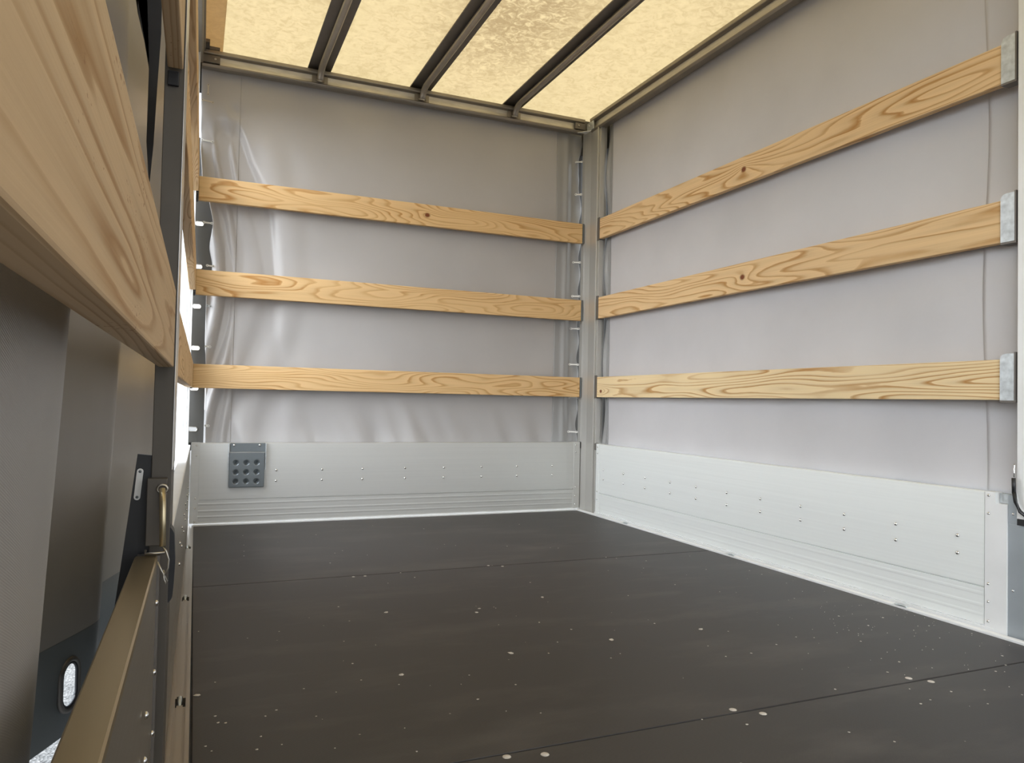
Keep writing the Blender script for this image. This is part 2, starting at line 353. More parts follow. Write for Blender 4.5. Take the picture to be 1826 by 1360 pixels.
def link(name, bm, material, parent=None, smooth=False, solid=0.0, origin=None, kind=None, label=None):
    """one mesh object; mesh built in world coordinates, origin moved to its base"""
    bm.normal_update()
    bmesh.ops.recalc_face_normals(bm, faces=bm.faces[:]) if solid == 0 else None
    me = bpy.data.meshes.new(name)
    xs = [v.co for v in bm.verts]
    if origin is None:
        origin = Vector(((min(v.x for v in xs) + max(v.x for v in xs)) / 2, (min(v.y for v in xs) + max(v.y for v in xs)) / 2, min(v.z for v in xs)))
    for v in bm.verts: v.co -= origin
    bm.to_mesh(me); bm.free()
    o = bpy.data.objects.new(name, me); COL.objects.link(o)
    me.materials.append(material)
    if smooth:
        for p in me.polygons: p.use_smooth = True
    if solid:
        md = o.modifiers.new('thickness', 'SOLIDIFY'); md.thickness = solid; md.offset = 0
    if parent is not None:
        o.parent = parent; o.location = origin - world_loc(parent)
    else: o.location = origin
    if kind: o['kind'] = kind
    if label: o['label'] = label
    return o
def world_loc(o):
    v = Vector(o.location)
    while o.parent is not None: o = o.parent; v += Vector(o.location)
    return v
def thing(name, label, cat, loc, group=None):
    o = bpy.data.objects.new(name, None); COL.objects.link(o); o.location = loc; o.empty_display_size = 0.05
    return tag(o, label, cat, group)
def tag(o, label, cat, group=None):
    o['label'] = label; o['category'] = cat
    if group: o['group'] = group
    return o
def XW(y): return -1.761 + 0.009 * y            # inner plane of the left wall (it stands half a degree askew)

# ------------------------------------------------------------------ floor
fl = bpy.data.objects.new('floor', None); COL.objects.link(fl); fl['kind'] = 'structure'; fl['label'] = 'dark brown plywood floor in three boards'; fl.location = (-0.9, -2.2, 0)
for y0, y1 in ((-1.028, 0.0), (-2.213, -1.032), (-4.35, -2.217)):
    bm = bmesh.new(); box(bm, -1.7445, -0.03, y0, y1, -0.018, 0.0, 0.0012); link('floor_board', bm, FLOOR, fl, origin=Vector((0, 0, 0)))
for y in (-1.03, -2.215):
    bm = bmesh.new(); box(bm, -1.744, -0.03, y - .002, y + .002, -0.018, -0.0022); link('seam', bm, SEAM, fl)
for x, y in ((-1.318, -2.225), (-1.262, -2.238), (-0.887, -2.203), (-0.849, -2.234), (-0.46, -2.200), (-0.434, -2.228), (-1.278, -1.044), (-1.312, -1.043), (-0.881, -1.022), (-0.842, -1.045)):
    bm = bmesh.new(); dome(bm, (x, y, 0.0), (0, 0, 1), 0.0068 if y < -2 else 0.0045, 0.0015); link('screw_head', bm, CHIP, fl, smooth=True, label='pale countersunk screw head beside a floor seam')

# wood crumbs swept over the floor
CR = [(-1.573, -0.269), (-1.58, -0.46), (-1.586, -0.572), (-1.591, -0.65), (-1.314, -0.327), (-1.065, -0.182), (-0.886, -0.314), (-1.305, -0.69), (-1.274, -0.657), (-1.345, -0.839), (-0.907, -0.65), (-0.875, -0.68), (-0.702, -0.747), (-0.468, -0.318), (-0.539, -0.832), (-0.563, -0.817), (-1.235, -1.149), (-1.169, -1.036), (-1.145, -1.106), (-0.846, -1.267), (-0.884, -1.431), (-1.409, -1.348), (-1.081, -1.476), (-1.041, -1.474), (-1.1, -1.506), (-0.988, -1.632), (-1.406, -1.477), (-1.468, -1.494), (-1.567, -1.506), (-1.732, -1.448), (-1.445, -1.62), (-1.012, -1.777), (-1.635, -1.532), (-1.062, -1.836), (-1.454, -1.762), (-1.706, -1.776), (-1.456, -1.854), (-1.38, -1.854), (-1.396, -1.899), (-1.259, -1.898), (-1.195, -1.972), (-1.509, -1.896), (-1.56, -1.861), (-1.284, -2.012), (-1.615, -1.94), (-1.71, -1.931), (-1.706, -1.959), (-1.695, -1.964), (-1.634, -1.959), (-1.557, -1.987), (-1.205, -2.102), (-1.647, -2.033), (-1.726, -2.039), (-1.718, -2.058), (-1.62, -2.072), (-1.548, -2.111), (-1.656, -2.076), (-1.437, -2.164), (-1.736, -1.829), (-0.454, -1.024), (-0.428, -1.049), (-0.549, -1.201), (-0.423, -1.207), (-0.353, -1.114), (-0.161, -1.092), (-0.239, -1.284), (-0.116, -1.342), (-0.113, -1.395), (-0.455, -1.422), (-0.122, -1.511), (-0.382, -1.531), (-0.652, -1.485), (-0.23, -1.656), (-0.941, -1.705), (-0.73, -1.729), (-0.654, -1.803), (-0.601, -1.838), (-0.48, -1.924), (-0.363, -1.931), (-0.321, -1.926), (-0.249, -1.828), (-0.152, -1.875), (-0.244, -1.913), (-0.171, -1.978), (-0.713, -1.909), (-0.562, -1.951), (-0.655, -1.979), (-0.72, -1.977), (-0.415, -2.098), (-0.397, -2.126), (-0.472, -2.162), (-0.255, -2.093), (-0.059, -2.042), (-0.149, -2.175), (-0.2, -2.216), (-0.257, -2.234), (-0.363, -2.175), (-0.644, -2.194), (-0.508, -2.241), (-0.551, -2.299), (-0.518, -2.292), (-0.963, -2.218), (-0.905, -2.26), (-0.768, -2.341), (-0.727, -2.392), (-0.445, -2.278), (-0.332, -2.335), (-0.435, -2.341), (-0.376, -2.294), (-0.921, -1.888), (-0.953, -1.905), (-0.362, -1.997), (-0.102, -1.964)]
first = None
for i, (x, y) in enumerate(CR):
    if first is None:
        bm = bmesh.new(); bmesh.ops.create_icosphere(bm, subdivisions=1, radius=0.0032)
        for v in bm.verts: v.co = Vector((v.co.x * random.uniform(.7, 1.2), v.co.y * random.uniform(.6, 1.1), max(0, v.co.z * .45) + 0.0))
        first = link('wood_crumb', bm, CHIP, origin=Vector((0, 0, 0))); o = first
    else:
        o = first.copy(); COL.objects.link(o)
    big = (x, y) in ((-0.892, -1.803), (-0.653, -1.804), (-0.941, -1.705), (-1.309, -1.435))
    s = random.uniform(0.55, 1.0) * (1.9 if i in (22, 24, 37, 58) else 1)
    o.location = (x, y, 0.0002); o.rotation_euler = (0, 0, random.uniform(0, 6)); o.scale = (s, s, s)
    tag(o, 'tiny pale wood crumb lying on the dark plywood floor', 'crumb', 'pale wood crumbs scattered over the floor')
for x, y, sz, lb in ((-1.136, -1.811, 2.1, 'larger pale chip in the open middle of the floor, nearest the camera'), (-0.892, -1.803, 2.2, 'larger pale chip lying alone right of the middle of the floor'),
                     (-1.309, -1.435, 1.8, 'larger pale chip on the left half of the middle floor board'), (-0.883, -1.427, 1.7, 'larger pale chip near the far seam, straight below the corner post'),
                     (-0.653, -1.804, 1.8, 'rightmost of the larger pale chips on the middle floor board'), (-1.736, -1.83, 1.8, 'larger pale chip lying right beside the left floor channel')):
    o = first.copy(); COL.objects.link(o); o.location = (x, y, 0.0002); o.scale = (sz * 1.2, sz, sz); o.rotation_euler = (0, 0, x * 9)
    tag(o, lb, 'wood chip', 'larger wood chips on the floor')

# fine sawdust too small to count, thickest beside the right rail
bm = bmesh.new()
for k in range(130):
    x = -0.05 - abs(random.gauss(0, .22)) if k < 90 else random.uniform(-1.7, -.05)
    y = random.gauss(-1.95, .22) if k < 90 else random.uniform(-2.6, -.1)
    x = max(x, -1.7); rr_ = random.uniform(.0005, .0011)
    q = bmesh.ops.create_icosphere(bm, subdivisions=1, radius=rr_, matrix=Matrix.Translation((x, y, rr_ * .4)))
o = link('sawdust', bm, CHIP, kind='stuff'); tag(o, 'fine pale sawdust specks strewn over the plywood floor', 'sawdust')

# ------------------------------------------------------------------ dropsides (lower side boards)
def dropside_profile(t):
    """(depth, z) of an extruded hollow board: depth 0 is the inner face, t the outer"""
    return [(0, 0.012), (0, 0.030), (-0.0003, 0.033), (-0.0003, 0.036), (0, 0.039), (0, 0.052), (-0.0003, 0.055), (-0.0003, 0.059), (0, 0.062),
            (0, 0.080), (-0.0003, 0.083), (-0.0003, 0.087), (0, 0.090), (0, 0.1005), (0.006, 0.1007), (0.006, 0.1037), (0, 0.1039),
            (0, 0.328), (0.002, 0.33), (t - .002, 0.33), (t, 0.328), (t, 0.012)]
def rivet_set(parent, pts, nrm, r=0.0052):
    for p in pts:
        bm = bmesh.new(); dome(bm, p, nrm, r, r * .85); link('rivet', bm, RIVET, parent, smooth=True)

# front one
ds = thing('dropside_panel', 'brushed aluminium dropside board under the front tarpaulin, carrying the grey step plate', 'dropside', (-0.88, 0.012, 0.008))
bm = bmesh.new(); loft(bm, dropside_profile(.025), lambda d, z: (-1.730, d, z), lambda d, z: (-0.046, d, z)); link('panel', bm, ALU_A, ds)
for x0, x1 in ((-1.7595, -1.7285), (-0.0465, -0.0130)):
    bm = bmesh.new(); box(bm, x0, x1, -0.0018, 0.026, 0.010, 0.331, 0.001); link('end_cap', bm, ALU_A, ds)
rivet_set(ds, [(x, -.0002, z) for x in (-1.433, -1.246, -1.074, -0.885, -0.706, -0.524, -0.346, -0.161) for z in (0.217, 0.173)], (0, -1, 0))
rivet_set(ds, [(-1.740, -.002, z) for z in (0.320, 0.279, 0.110, 0.070, 0.018)] + [(-0.036, -.002, z) for z in (0.316, 0.281, 0.112, 0.070, 0.030)], (0, -1, 0), 0.0036)
bm = bmesh.new(); box(bm, -0.0130, -0.0118, -0.004, 0.015, 0.300, 0.332); link('hinge_block', bm, BLACK, ds)
bm = bmesh.new(); box(bm, -1.7705, -1.7603, -0.004, 0.015, 0.300, 0.332, 0.001); link('hinge_block', bm, BLACK, ds)

# right one
ds = thing('dropside_panel', 'long pale aluminium dropside board along the right side, two rows of rivets', 'dropside', (0.012, -1.1, 0.008))
bm = bmesh.new(); loft(bm, dropside_profile(.025), lambda d, z: (d, -0.172, z), lambda d, z: (d, -2.0305, z)); link('panel', bm, ALU_B, ds)
bm = bmesh.new(); box(bm, -0.002, 0.026, -0.1715, -0.142, 0.010, 0.331, 0.001); link('end_cap', bm, ALU_B, ds)
bm = bmesh.new()
pr = [(-2.0330, 0.002), (-2.0330, 0.331), (-2.058, 0.331), (-2.058, 0.305), (-2.086, 0.305), (-2.086, 0.002)]
loft(bm, pr, lambda y, z: (-0.002, y, z), lambda y, z: (0.026, y, z)); link('end_cap', bm, WHITE_ALU, ds)
rivet_set(ds, [(-.0002, y, z) for y in (-.211, -.388, -.560, -.740, -.907, -1.085, -1.257, -1.438, -1.609, -1.784, -1.962) for z in (0.213, 0.170)], (-1, 0, 0))
rivet_set(ds, [(-.002, -2.042, z) for z in (0.322, 0.279, 0.112, 0.070, 0.024)] + [(-.002, -.157, z) for z in (0.315, 0.286, 0.108, 0.072)], (-1, 0, 0), 0.0038)
bm = bmesh.new(); box(bm, -0.004, 0.015, -0.1415, -0.1285, 0.300, 0.332, 0.001); link('hinge_block', bm, DARKM, ds)

# left far and near ones; their inner faces look towards +x
def left_dropside(name_label, y0, y1, off, top, face):
    d_ = thing('dropside_panel', name_label, 'dropside', (XW((y0 + y1) / 2) - off, (y0 + y1) / 2, 0.008))
    def P(y): return lambda d, z: (XW(y) - off - d, y, z)
    bm = bmesh.new(); loft(bm, [q for q in dropside_profile(.023) if q[1] < .32] [:17] + [(0, 0.322), (.023, 0.322), (.023, 0.012)], P(y0), P(y1)); link('panel', bm, face, d_)
    bm = bmesh.new(); loft(bm, [(-0.0005, 0.3225), (-0.0005, 0.329), (0.001, 0.3305), (.0225, 0.3305), (.024, 0.329), (.024, 0.3225)], P(y0), P(y1)); link('top_cap', bm, top, d_)
    return d_, P
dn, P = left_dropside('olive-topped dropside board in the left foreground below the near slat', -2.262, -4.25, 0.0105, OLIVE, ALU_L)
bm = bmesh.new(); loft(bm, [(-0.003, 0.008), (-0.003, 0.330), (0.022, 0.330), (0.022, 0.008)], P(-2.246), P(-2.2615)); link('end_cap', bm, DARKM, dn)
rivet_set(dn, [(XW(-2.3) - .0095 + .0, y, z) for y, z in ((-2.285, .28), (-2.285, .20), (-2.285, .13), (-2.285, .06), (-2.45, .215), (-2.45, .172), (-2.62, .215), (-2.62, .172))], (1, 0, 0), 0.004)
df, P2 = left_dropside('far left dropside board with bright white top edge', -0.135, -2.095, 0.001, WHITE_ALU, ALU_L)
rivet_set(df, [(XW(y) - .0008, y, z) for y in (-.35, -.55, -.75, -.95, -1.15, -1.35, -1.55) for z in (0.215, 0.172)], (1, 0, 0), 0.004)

# ------------------------------------------------------------------ floor edge rails with sunk lashing rings
def ring_part(parent, pts, r, material=GALV):
    bm = bmesh.new(); tube(bm, pts, r, 8); link('lashing_ring', bm, material, parent, smooth=True)
# right rail
rr = thing('floor_rail', 'white aluminium floor edge rail running under the right dropside board', 'rail', (-0.016, -2.1, 0.0))
prof = rounded_poly([(-0.0295, -0.004), (-0.0295, 0.0065), (-0.0125, 0.0065), (-0.0125, -0.004)], [0, .003, .004, 0], 3)
segs = [0.0]
for yc in (-0.445, -1.138, -1.82): segs += [yc + .022, yc - .022]
segs += [-4.35]
bm = bmesh.new()
for a, b in zip(segs[0::2], segs[1::2]): loft(bm, prof, lambda x, z: (x, a, z), lambda x, z: (x, b, z))
for yc in (-0.445, -1.138, -1.82): box(bm, -0.0295, -0.0275, yc - .022, yc + .022, -.004, .0045); box(bm, -0.0140, -0.0125, yc - .022, yc + .022, -.004, .0045)
link('rail_profile', bm, WHITE_ALU, rr)
bm = bmesh.new(); box(bm, -0.0120, 0.03, -4.35, 0.0, -0.010, -0.004); link('rail_bed', bm, DARKM, rr)
bm = bmesh.new(); loft(bm, [(-0.0025, 0.001), (-0.0025, 0.0100), (0.001, 0.0100), (0.001, 0.001)], lambda x, z: (x, -0.135, z), lambda x, z: (x, -2.055, z)); link('rail_lip', bm, WHITE_ALU, rr)
for yc in (-0.445, -1.138, -1.82):
    bm = bmesh.new(); box(bm, -0.0275, -0.0140, yc - .022, yc + .022, -0.0035, -0.0015); link('ring_recess', bm, GREYM, rr)
    ring_part(rr, [(-.0205, yc + .019, .000), (-.0205, yc + .016, .0050), (-.0205, yc, .0075), (-.0205, yc - .012, .0065), (-.0205, yc - .018, .0010)], .0034)
# front rail
fr_ = thing('floor_rail', 'thin aluminium floor edge strip under the front dropside board', 'rail', (-0.88, -0.004, 0.0))
bm = bmesh.new(); prof = rounded_poly([(-0.010, 0.0), (-0.010, 0.006), (-0.003, 0.006), (-0.003, 0.0)], [0, .002, .002, 0], 3)
loft(bm, prof, lambda y, z: (-1.744, y, z), lambda y, z: (-0.030, y, z)); link('rail_profile', bm, WHITE_ALU, fr_)
bm = bmesh.new(); box(bm, -1.744, -0.03, -0.003, 0.026, 0.0, 0.0025); link('rail_bed', bm, ALU_A, fr_)
bm = bmesh.new(); box(bm, -1.7445, -0.03, -0.0015, 0.026, 0.0075, 0.0118); link('rail_lip', bm, WHITE_ALU, fr_)
# left rail, open channel section
lr = thing('floor_rail', 'grooved bronze floor channel along the left edge with open lashing rings', 'rail', (-1.765, -2.1, -0.02))
def LP(y): return lambda x, z: (x + 0.0025 * y, y, z)
chan = [(-1.7435, -0.02), (-1.7435, 0.0035), (-1.7500, 0.0035), (-1.7500, -0.003), (-1.7545, -0.003), (-1.7545, 0.0), (-1.7640, 0.0), (-1.7640, -0.003), (-1.7685, -0.003), (-1.7685, 0.0025), (-1.7760, 0.0025), (-1.7760, -0.02)]
LY = [0.0]
for yc in (-0.44, -1.14, -1.845, -2.55, -3.25): LY += [yc + .020, yc - .020]
LY += [-4.35]
bm = bmesh.new()
for a, b in zip(LY[0::2], LY[1::2]): loft(bm, chan, LP(a), LP(b))
for yc in (-0.44, -1.14, -1.845, -2.55, -3.25):
    loft(bm, chan[:4] + [(-1.7515, -0.02)], LP(yc + .020), LP(yc - .020)); loft(bm, [(-1.7665, -0.02), (-1.7665, -.003)] + chan[8:], LP(yc + .020), LP(yc - .020))
link('rail_profile', bm, ALU_L, lr)
for yc in (-0.44, -1.14, -1.845, -2.55, -3.25):
    xo = 0.0025 * yc
    bm = bmesh.new(); box(bm, -1.7665 + xo, -1.7515 + xo, yc - .020, yc + .020, -0.019, -0.013); link('ring_recess', bm, BLACK, lr)
    ring_part(lr, [(-1.759 + xo, yc + .019, -.012), (-1.759 + xo, yc + .015, -.003), (-1.759 + xo, yc + .004, .004), (-1.759 + xo, yc - .010, .003), (-1.759 + xo, yc - .016, -.006), (-1.759 + xo, yc - .018, -.013)], .0035)
bm = bmesh.new()
loft(bm, [(-1.7785, -0.03), (-1.7785, -0.001), (-1.782, 0.002), (-1.786, -0.001), (-1.790, -.001), (-1.790, 0.003), (-1.797, 0.003), (-1.797, -0.03)], LP(0.0), LP(-4.35)); link('hinge_profile', bm, ALU_L, lr)

# chassis below the load bed
bm = bmesh.new(); box(bm, -1.790, 0.03, -4.35, 0.05, -0.16, -0.031, 0.002); tag(link('chassis_frame', bm, GREYM), 'grey chassis frame hidden under the plywood floor', 'chassis')
bm = bmesh.new(); box(bm, -60, 60, -60, 60, -0.70, -0.65); o = link('ground', bm, GROUND); o['kind'] = 'structure'; o['label'] = 'pale gravel yard outside the trailer'

# ------------------------------------------------------------------ posts
# corner post, front right
cp = thing('corner_post', 'aluminium corner post where the front and right sides meet', 'post', (0.02, -0.05, 0.0))
bm = bmesh.new()
prof = rounded_poly([(-0.012, 0.0), (-0.012, 0.028), (0.045, 0.028), (0.045, -0.108), (0.001, -0.108), (-0.002, -0.105)], [.001, .002, .003, .003, 0, 0], 2)
prof = [(-0.0105, 0.006), (-0.0115, 0.028), (0.045, 0.028), (0.045, -0.112), (-0.0025, -0.112), (-0.0045, -0.1105), (-0.0050, -0.108), (-0.0025, -0.104), (-0.0005, -0.100), (0.0, -0.04), (-0.0065, -0.008)]
loft(bm, prof, lambda x, y: (x, y, 0.0), lambda x, y: (x, y, 1.855)); link('post_profile', bm, ALU_Z, cp)
bm = bmesh.new(); loft(bm, [(0.006, -0.1125), (0.006, -0.126), (0.003, -0.126), (0.003, -0.128), (0.024, -0.128), (0.024, -0.1125)], lambda x, y: (x, y, 0.0), lambda x, y: (x, y, 1.85)); link('side_channel', bm, ALU_Z, cp)
zs = [(1.3043, 1.4007), (0.9235, 1.0245), (0.5496, 0.6454)]
for z0, z1 in zs:
    bm = bmesh.new(); box(bm, -0.0003, 0.0028, -0.133, -0.1128, z0 - .002, z1 + .008, 0.0005); box(bm, -0.0003, 0.024, -0.133, -0.1128, z0 - .004, z0 - .001)
    link('slat_bracket', bm, DARKM, cp)
    bm = bmesh.new(); box(bm, -0.0190, -0.0125, -0.0015, 0.0015, z0, z1); link('slat_bracket', bm, GREYM, cp)

# corner post, front left (its pale ribbed face looks to the camera)
cl = thing('corner_post', 'bright ribbed aluminium corner post at the far left, behind the gap', 'post', (-1.79, -0.06, 0.0))
bm = bmesh.new()
prof = [(-1.7715, 0.028), (-1.7715, -0.130), (-1.773, -0.1305), (-1.775, -0.126), (-1.779, -0.126), (-1.780, -0.1305), (-1.786, -0.1305), (-1.787, -0.126), (-1.791, -0.126), (-1.792, -0.1305), (-1.800, -0.1305), (-1.802, -0.126), (-1.811, -0.126), (-1.811, 0.028)]
loft(bm, prof, lambda x, y: (x, y, 0.0), lambda x, y: (x, y, 1.855)); link('post_profile', bm, WHITE_ALU, cl)
for z0, z1 in zs:
    bm = bmesh.new(); box(bm, -1.7712, -1.7635, -0.003, 0.024, z0 - .003, z1 + .004); link('slat_bracket', bm, BLACK, cl)
    bm = bmesh.new(); box(bm, -1.7712, -1.7622, -0.137, -0.110, z0 - .003, z1 + .004); link('slat_bracket', bm, BLACK, cl)

# middle post, right side
mp_ = thing('middle_post', 'aluminium post at the right picture edge with three galvanised slat brackets', 'post', (0.02, -2.17, 0.0))
bm = bmesh.new(); box(bm, -0.0035, 0.045, -2.24, -2.1095, 0.262, 1.85, 0.001); link('post_profile', bm, WHITE_ALU, mp_)
bm = bmesh.new(); box(bm, 0.001, 0.045, -2.24, -2.0868, 0.001, 0.2615, 0.0008); box(bm, 0.001, 0.024, -2.1090, -2.0868, 0.2615, 0.328); link('base_plate', bm, BLUEG, mp_)
bm = bmesh.new(); box(bm, 0.012, 0.030, -2.086, -2.060, 0.307, 0.3285); link('notch_liner', bm, GALV, mp_)
for z in (0.285, 0.108):
    bm = bmesh.new(); dome(bm, (0.0008, -2.0985, z), (-1, 0, 0), 0.0032, 0.002); link('rivet', bm, RIVET, mp_, smooth=True)
bm = bmesh.new(); box(bm, -0.006, -0.0036, -2.155, -2.1115, 0.262, 0.277, 0.0006); link('recess', bm, BLACK, mp_)
bm = bmesh.new()
tube(bm, [(-.012, -2.1075, .370), (-.012, -2.1085, .335)], .0045, 6); tube(bm, [(-.012, -2.1085, .338), (-.013, -2.113, .315), (-.014, -2.124, .295), (-.014, -2.14, .285)], .0042, 8)
link('latch_lever', bm, BLACK, mp_, smooth=True, label='bent black latch lever')
bm = bmesh.new(); tube(bm, [(-.008, -2.1065, .402), (-.009, -2.1085, .399), (-.009, -2.1065, .390), (-.010, -2.108, .383), (-.010, -2.1075, .372)], .0016, 6); link('latch_spring', bm, RIVET, mp_, smooth=True)
for z0, z1 in zs:
    bm = bmesh.new()
    pr = rounded_poly([(-2.0690, z0 - .001), (-2.0690, z1 + .013), (-2.1020, z1 + .013), (-2.1020, z0 - .001)], [0.001, .020, .001, .001], 6)
    loft(bm, pr, lambda y, z: (-0.0040, y, z), lambda y, z: (-0.0015, y, z)); link('slat_bracket', bm, GALV, mp_, label='galvanised pocket bracket with rounded corner')
    bm = bmesh.new(); box(bm, -0.004, 0.024, -2.1060, -2.1022, z0 - .001, z1 + .016); box(bm, -0.004, 0.024, -2.106, -2.069, z0 - .006, z0 - .0015); link('bracket_flange', bm, DARKM, mp_)

# middle post, left side
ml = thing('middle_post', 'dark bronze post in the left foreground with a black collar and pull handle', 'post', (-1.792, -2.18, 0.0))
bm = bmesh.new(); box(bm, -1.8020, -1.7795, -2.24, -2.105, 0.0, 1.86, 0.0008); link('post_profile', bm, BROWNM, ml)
bm = bmesh.new(); box(bm, -1.7795, -1.7787, -2.2410, -2.105, 0.43, 1.86); link('edge_highlight', bm, RAIL, ml, label='pale strip for the highlight along the post edge')  # paler strip puts the edge highlight into the colour
bm = bmesh.new(); box(bm, -1.8055, -1.7835, -2.258, -2.2425, 0.341, 0.421, 0.001); link('collar', bm, BROWNM, ml)
bm = bmesh.new(); tube(bm, [(-1.8045, -2.262, .337), (-1.8045, -2.268, .334), (-1.784, -2.268, .334), (-1.784, -2.262, .337)], .0016, 8); link('wire_loop', bm, STEEL, ml, smooth=True)
bm = bmesh.new(); tube(bm, [(-1.7885, -2.262, .409), (-1.7875, -2.27, .395), (-1.7855, -2.285, .345)], .0036, 12); link('pull_handle', bm, BRASS, ml, smooth=True, label='yellowish tubular handle')
bm = bmesh.new(); tube(bm, [(-1.7885 + .0055 * math.cos(a), -2.260, .409 + .0048 * math.sin(a)) for a in [k * math.pi / 8 for k in range(16)]], .0014, 8, True); link('handle_ring', bm, STEEL, ml, smooth=True)
bm = bmesh.new(); tube(bm, [(-1.7860, -2.286, .345), (-1.7815, -2.288, .340), (-1.7785, -2.288, .330), (-1.7790, -2.288, .320), (-1.7825, -2.288, .312)], .0010, 6)
tube(bm, [(-1.7905, -2.288, .328), (-1.7855, -2.288, .317), (-1.7795, -2.288, .305), (-1.7805, -2.288, .302), (-1.7830, -2.288, .307), (-1.7838, -2.288, .318)], .0010, 6); link('spring_clip', bm, STEEL, ml, smooth=True)
bm = bmesh.new(); box(bm, -1.7985, -1.7855, -2.2455, -2.2405, 0.903, 0.921, 0.001); link('slat_bracket', bm, BLACK, ml)
bm = bmesh.new()
loft(bm, rounded_poly([(-1.7795, .36), (-1.7745, .352), (-1.7725, .315), (-1.7735, .285), (-1.7745, .272), (-1.7795, .265)], .003, 3), lambda x, z: (x, -2.235, z), lambda x, z: (x, -2.205, z)); link('latch_housing', bm, BLACK, ml)

# left rear post out of the frame carries the near slats
bm = bmesh.new(); box(bm, -1.835, -1.800, -4.35, -4.26, 0.0, 1.86, 0.001); tag(link('rear_post', bm, BROWNM), 'dark post at the open rear end behind the camera', 'post')

# ------------------------------------------------------------------ wooden slats, each a thing
def slat(label, mt, p0, p1, z0, z1, nrm_sign, group, th=0.022, r=0.0018):
    """board from p0 to p1 (x, y of the inner face); thickness goes outward"""
    p0 = Vector((*p0, 0)); p1 = Vector((*p1, 0)); d = (p1 - p0); L = d.length
    ang = math.atan2(d.y, d.x)
    bm = bmesh.new(); y0, y1 = (0, th) if nrm_sign > 0 else (-th, 0)
    box(bm, -L / 2, L / 2, y0, y1, 0, z1 - z0, r)
    me = bpy.data.meshes.new('wooden_slat'); bm.to_mesh(me); bm.free(); me.materials.append(mt)
    o = bpy.data.objects.new('wooden_slat', me); COL.objects.link(o)
    o.location = ((p0.x + p1.x) / 2, (p0.y + p1.y) / 2, z0); o.rotation_euler = (0, 0, ang)
    return tag(o, label, 'wooden slat', group)
names = ('top', 'middle', 'lowest')
KA = [((-0.12 + .30, .055, .030),), (), ()]
for i, (z0, z1) in enumerate(zs):
    slat('%s of the three pine slats across the front tarpaulin' % names[i], m_wood(3 + i, knots=[((0.08, .048, .026)),] if i == 0 else ()), (-1.7625, 0), (-0.0200, 0), z0, z1, 1, 'pine slats across the front side')
for i, (z0, z1) in enumerate(zs):
    # local x runs from the corner post towards the camera
    kn = [(0.93, .028, .020)] if i == 2 else [(-0.05, .05, .025)]
    slat('%s of the three pine slats along the right tarpaulin' % names[i], m_wood(11 + i * 2, base=(0.84, 0.60, 0.33) if i < 2 else (0.88, 0.70, 0.42), knots=kn, lo=0.9), (0, -2.0700), (0, -0.1335), z0, z1, -1, 'pine slats along the right side')
for i, (z0, z1) in enumerate(zs):
    slat('%s of the three pine slats on the far left side, seen almost edge-on' % names[i], m_wood(21 + i), (XW(-2.10) , -2.104), (XW(-.14), -0.1385), z0, z1, 1, 'pine slats on the far left side')
DW = m_wood(34, base=(0.58, 0.41, 0.235), dark=(0.36, 0.20, 0.08), rings=17, lo=0.75, hi=17, specks=True)
for i, (z0, z1) in enumerate(((.923, 1.023), (.5555, .6505))):
    slat(('upper slat of the left foreground, its end above the post bracket', 'large close-up pine slat crossing the left foreground')[i], DW, (XW(-4.2) + .0005, -4.25), (XW(-2.25) + .0002, -2.2475), z0, z1, 1, 'pine slats in the left foreground', th=0.0175, r=0.0016)

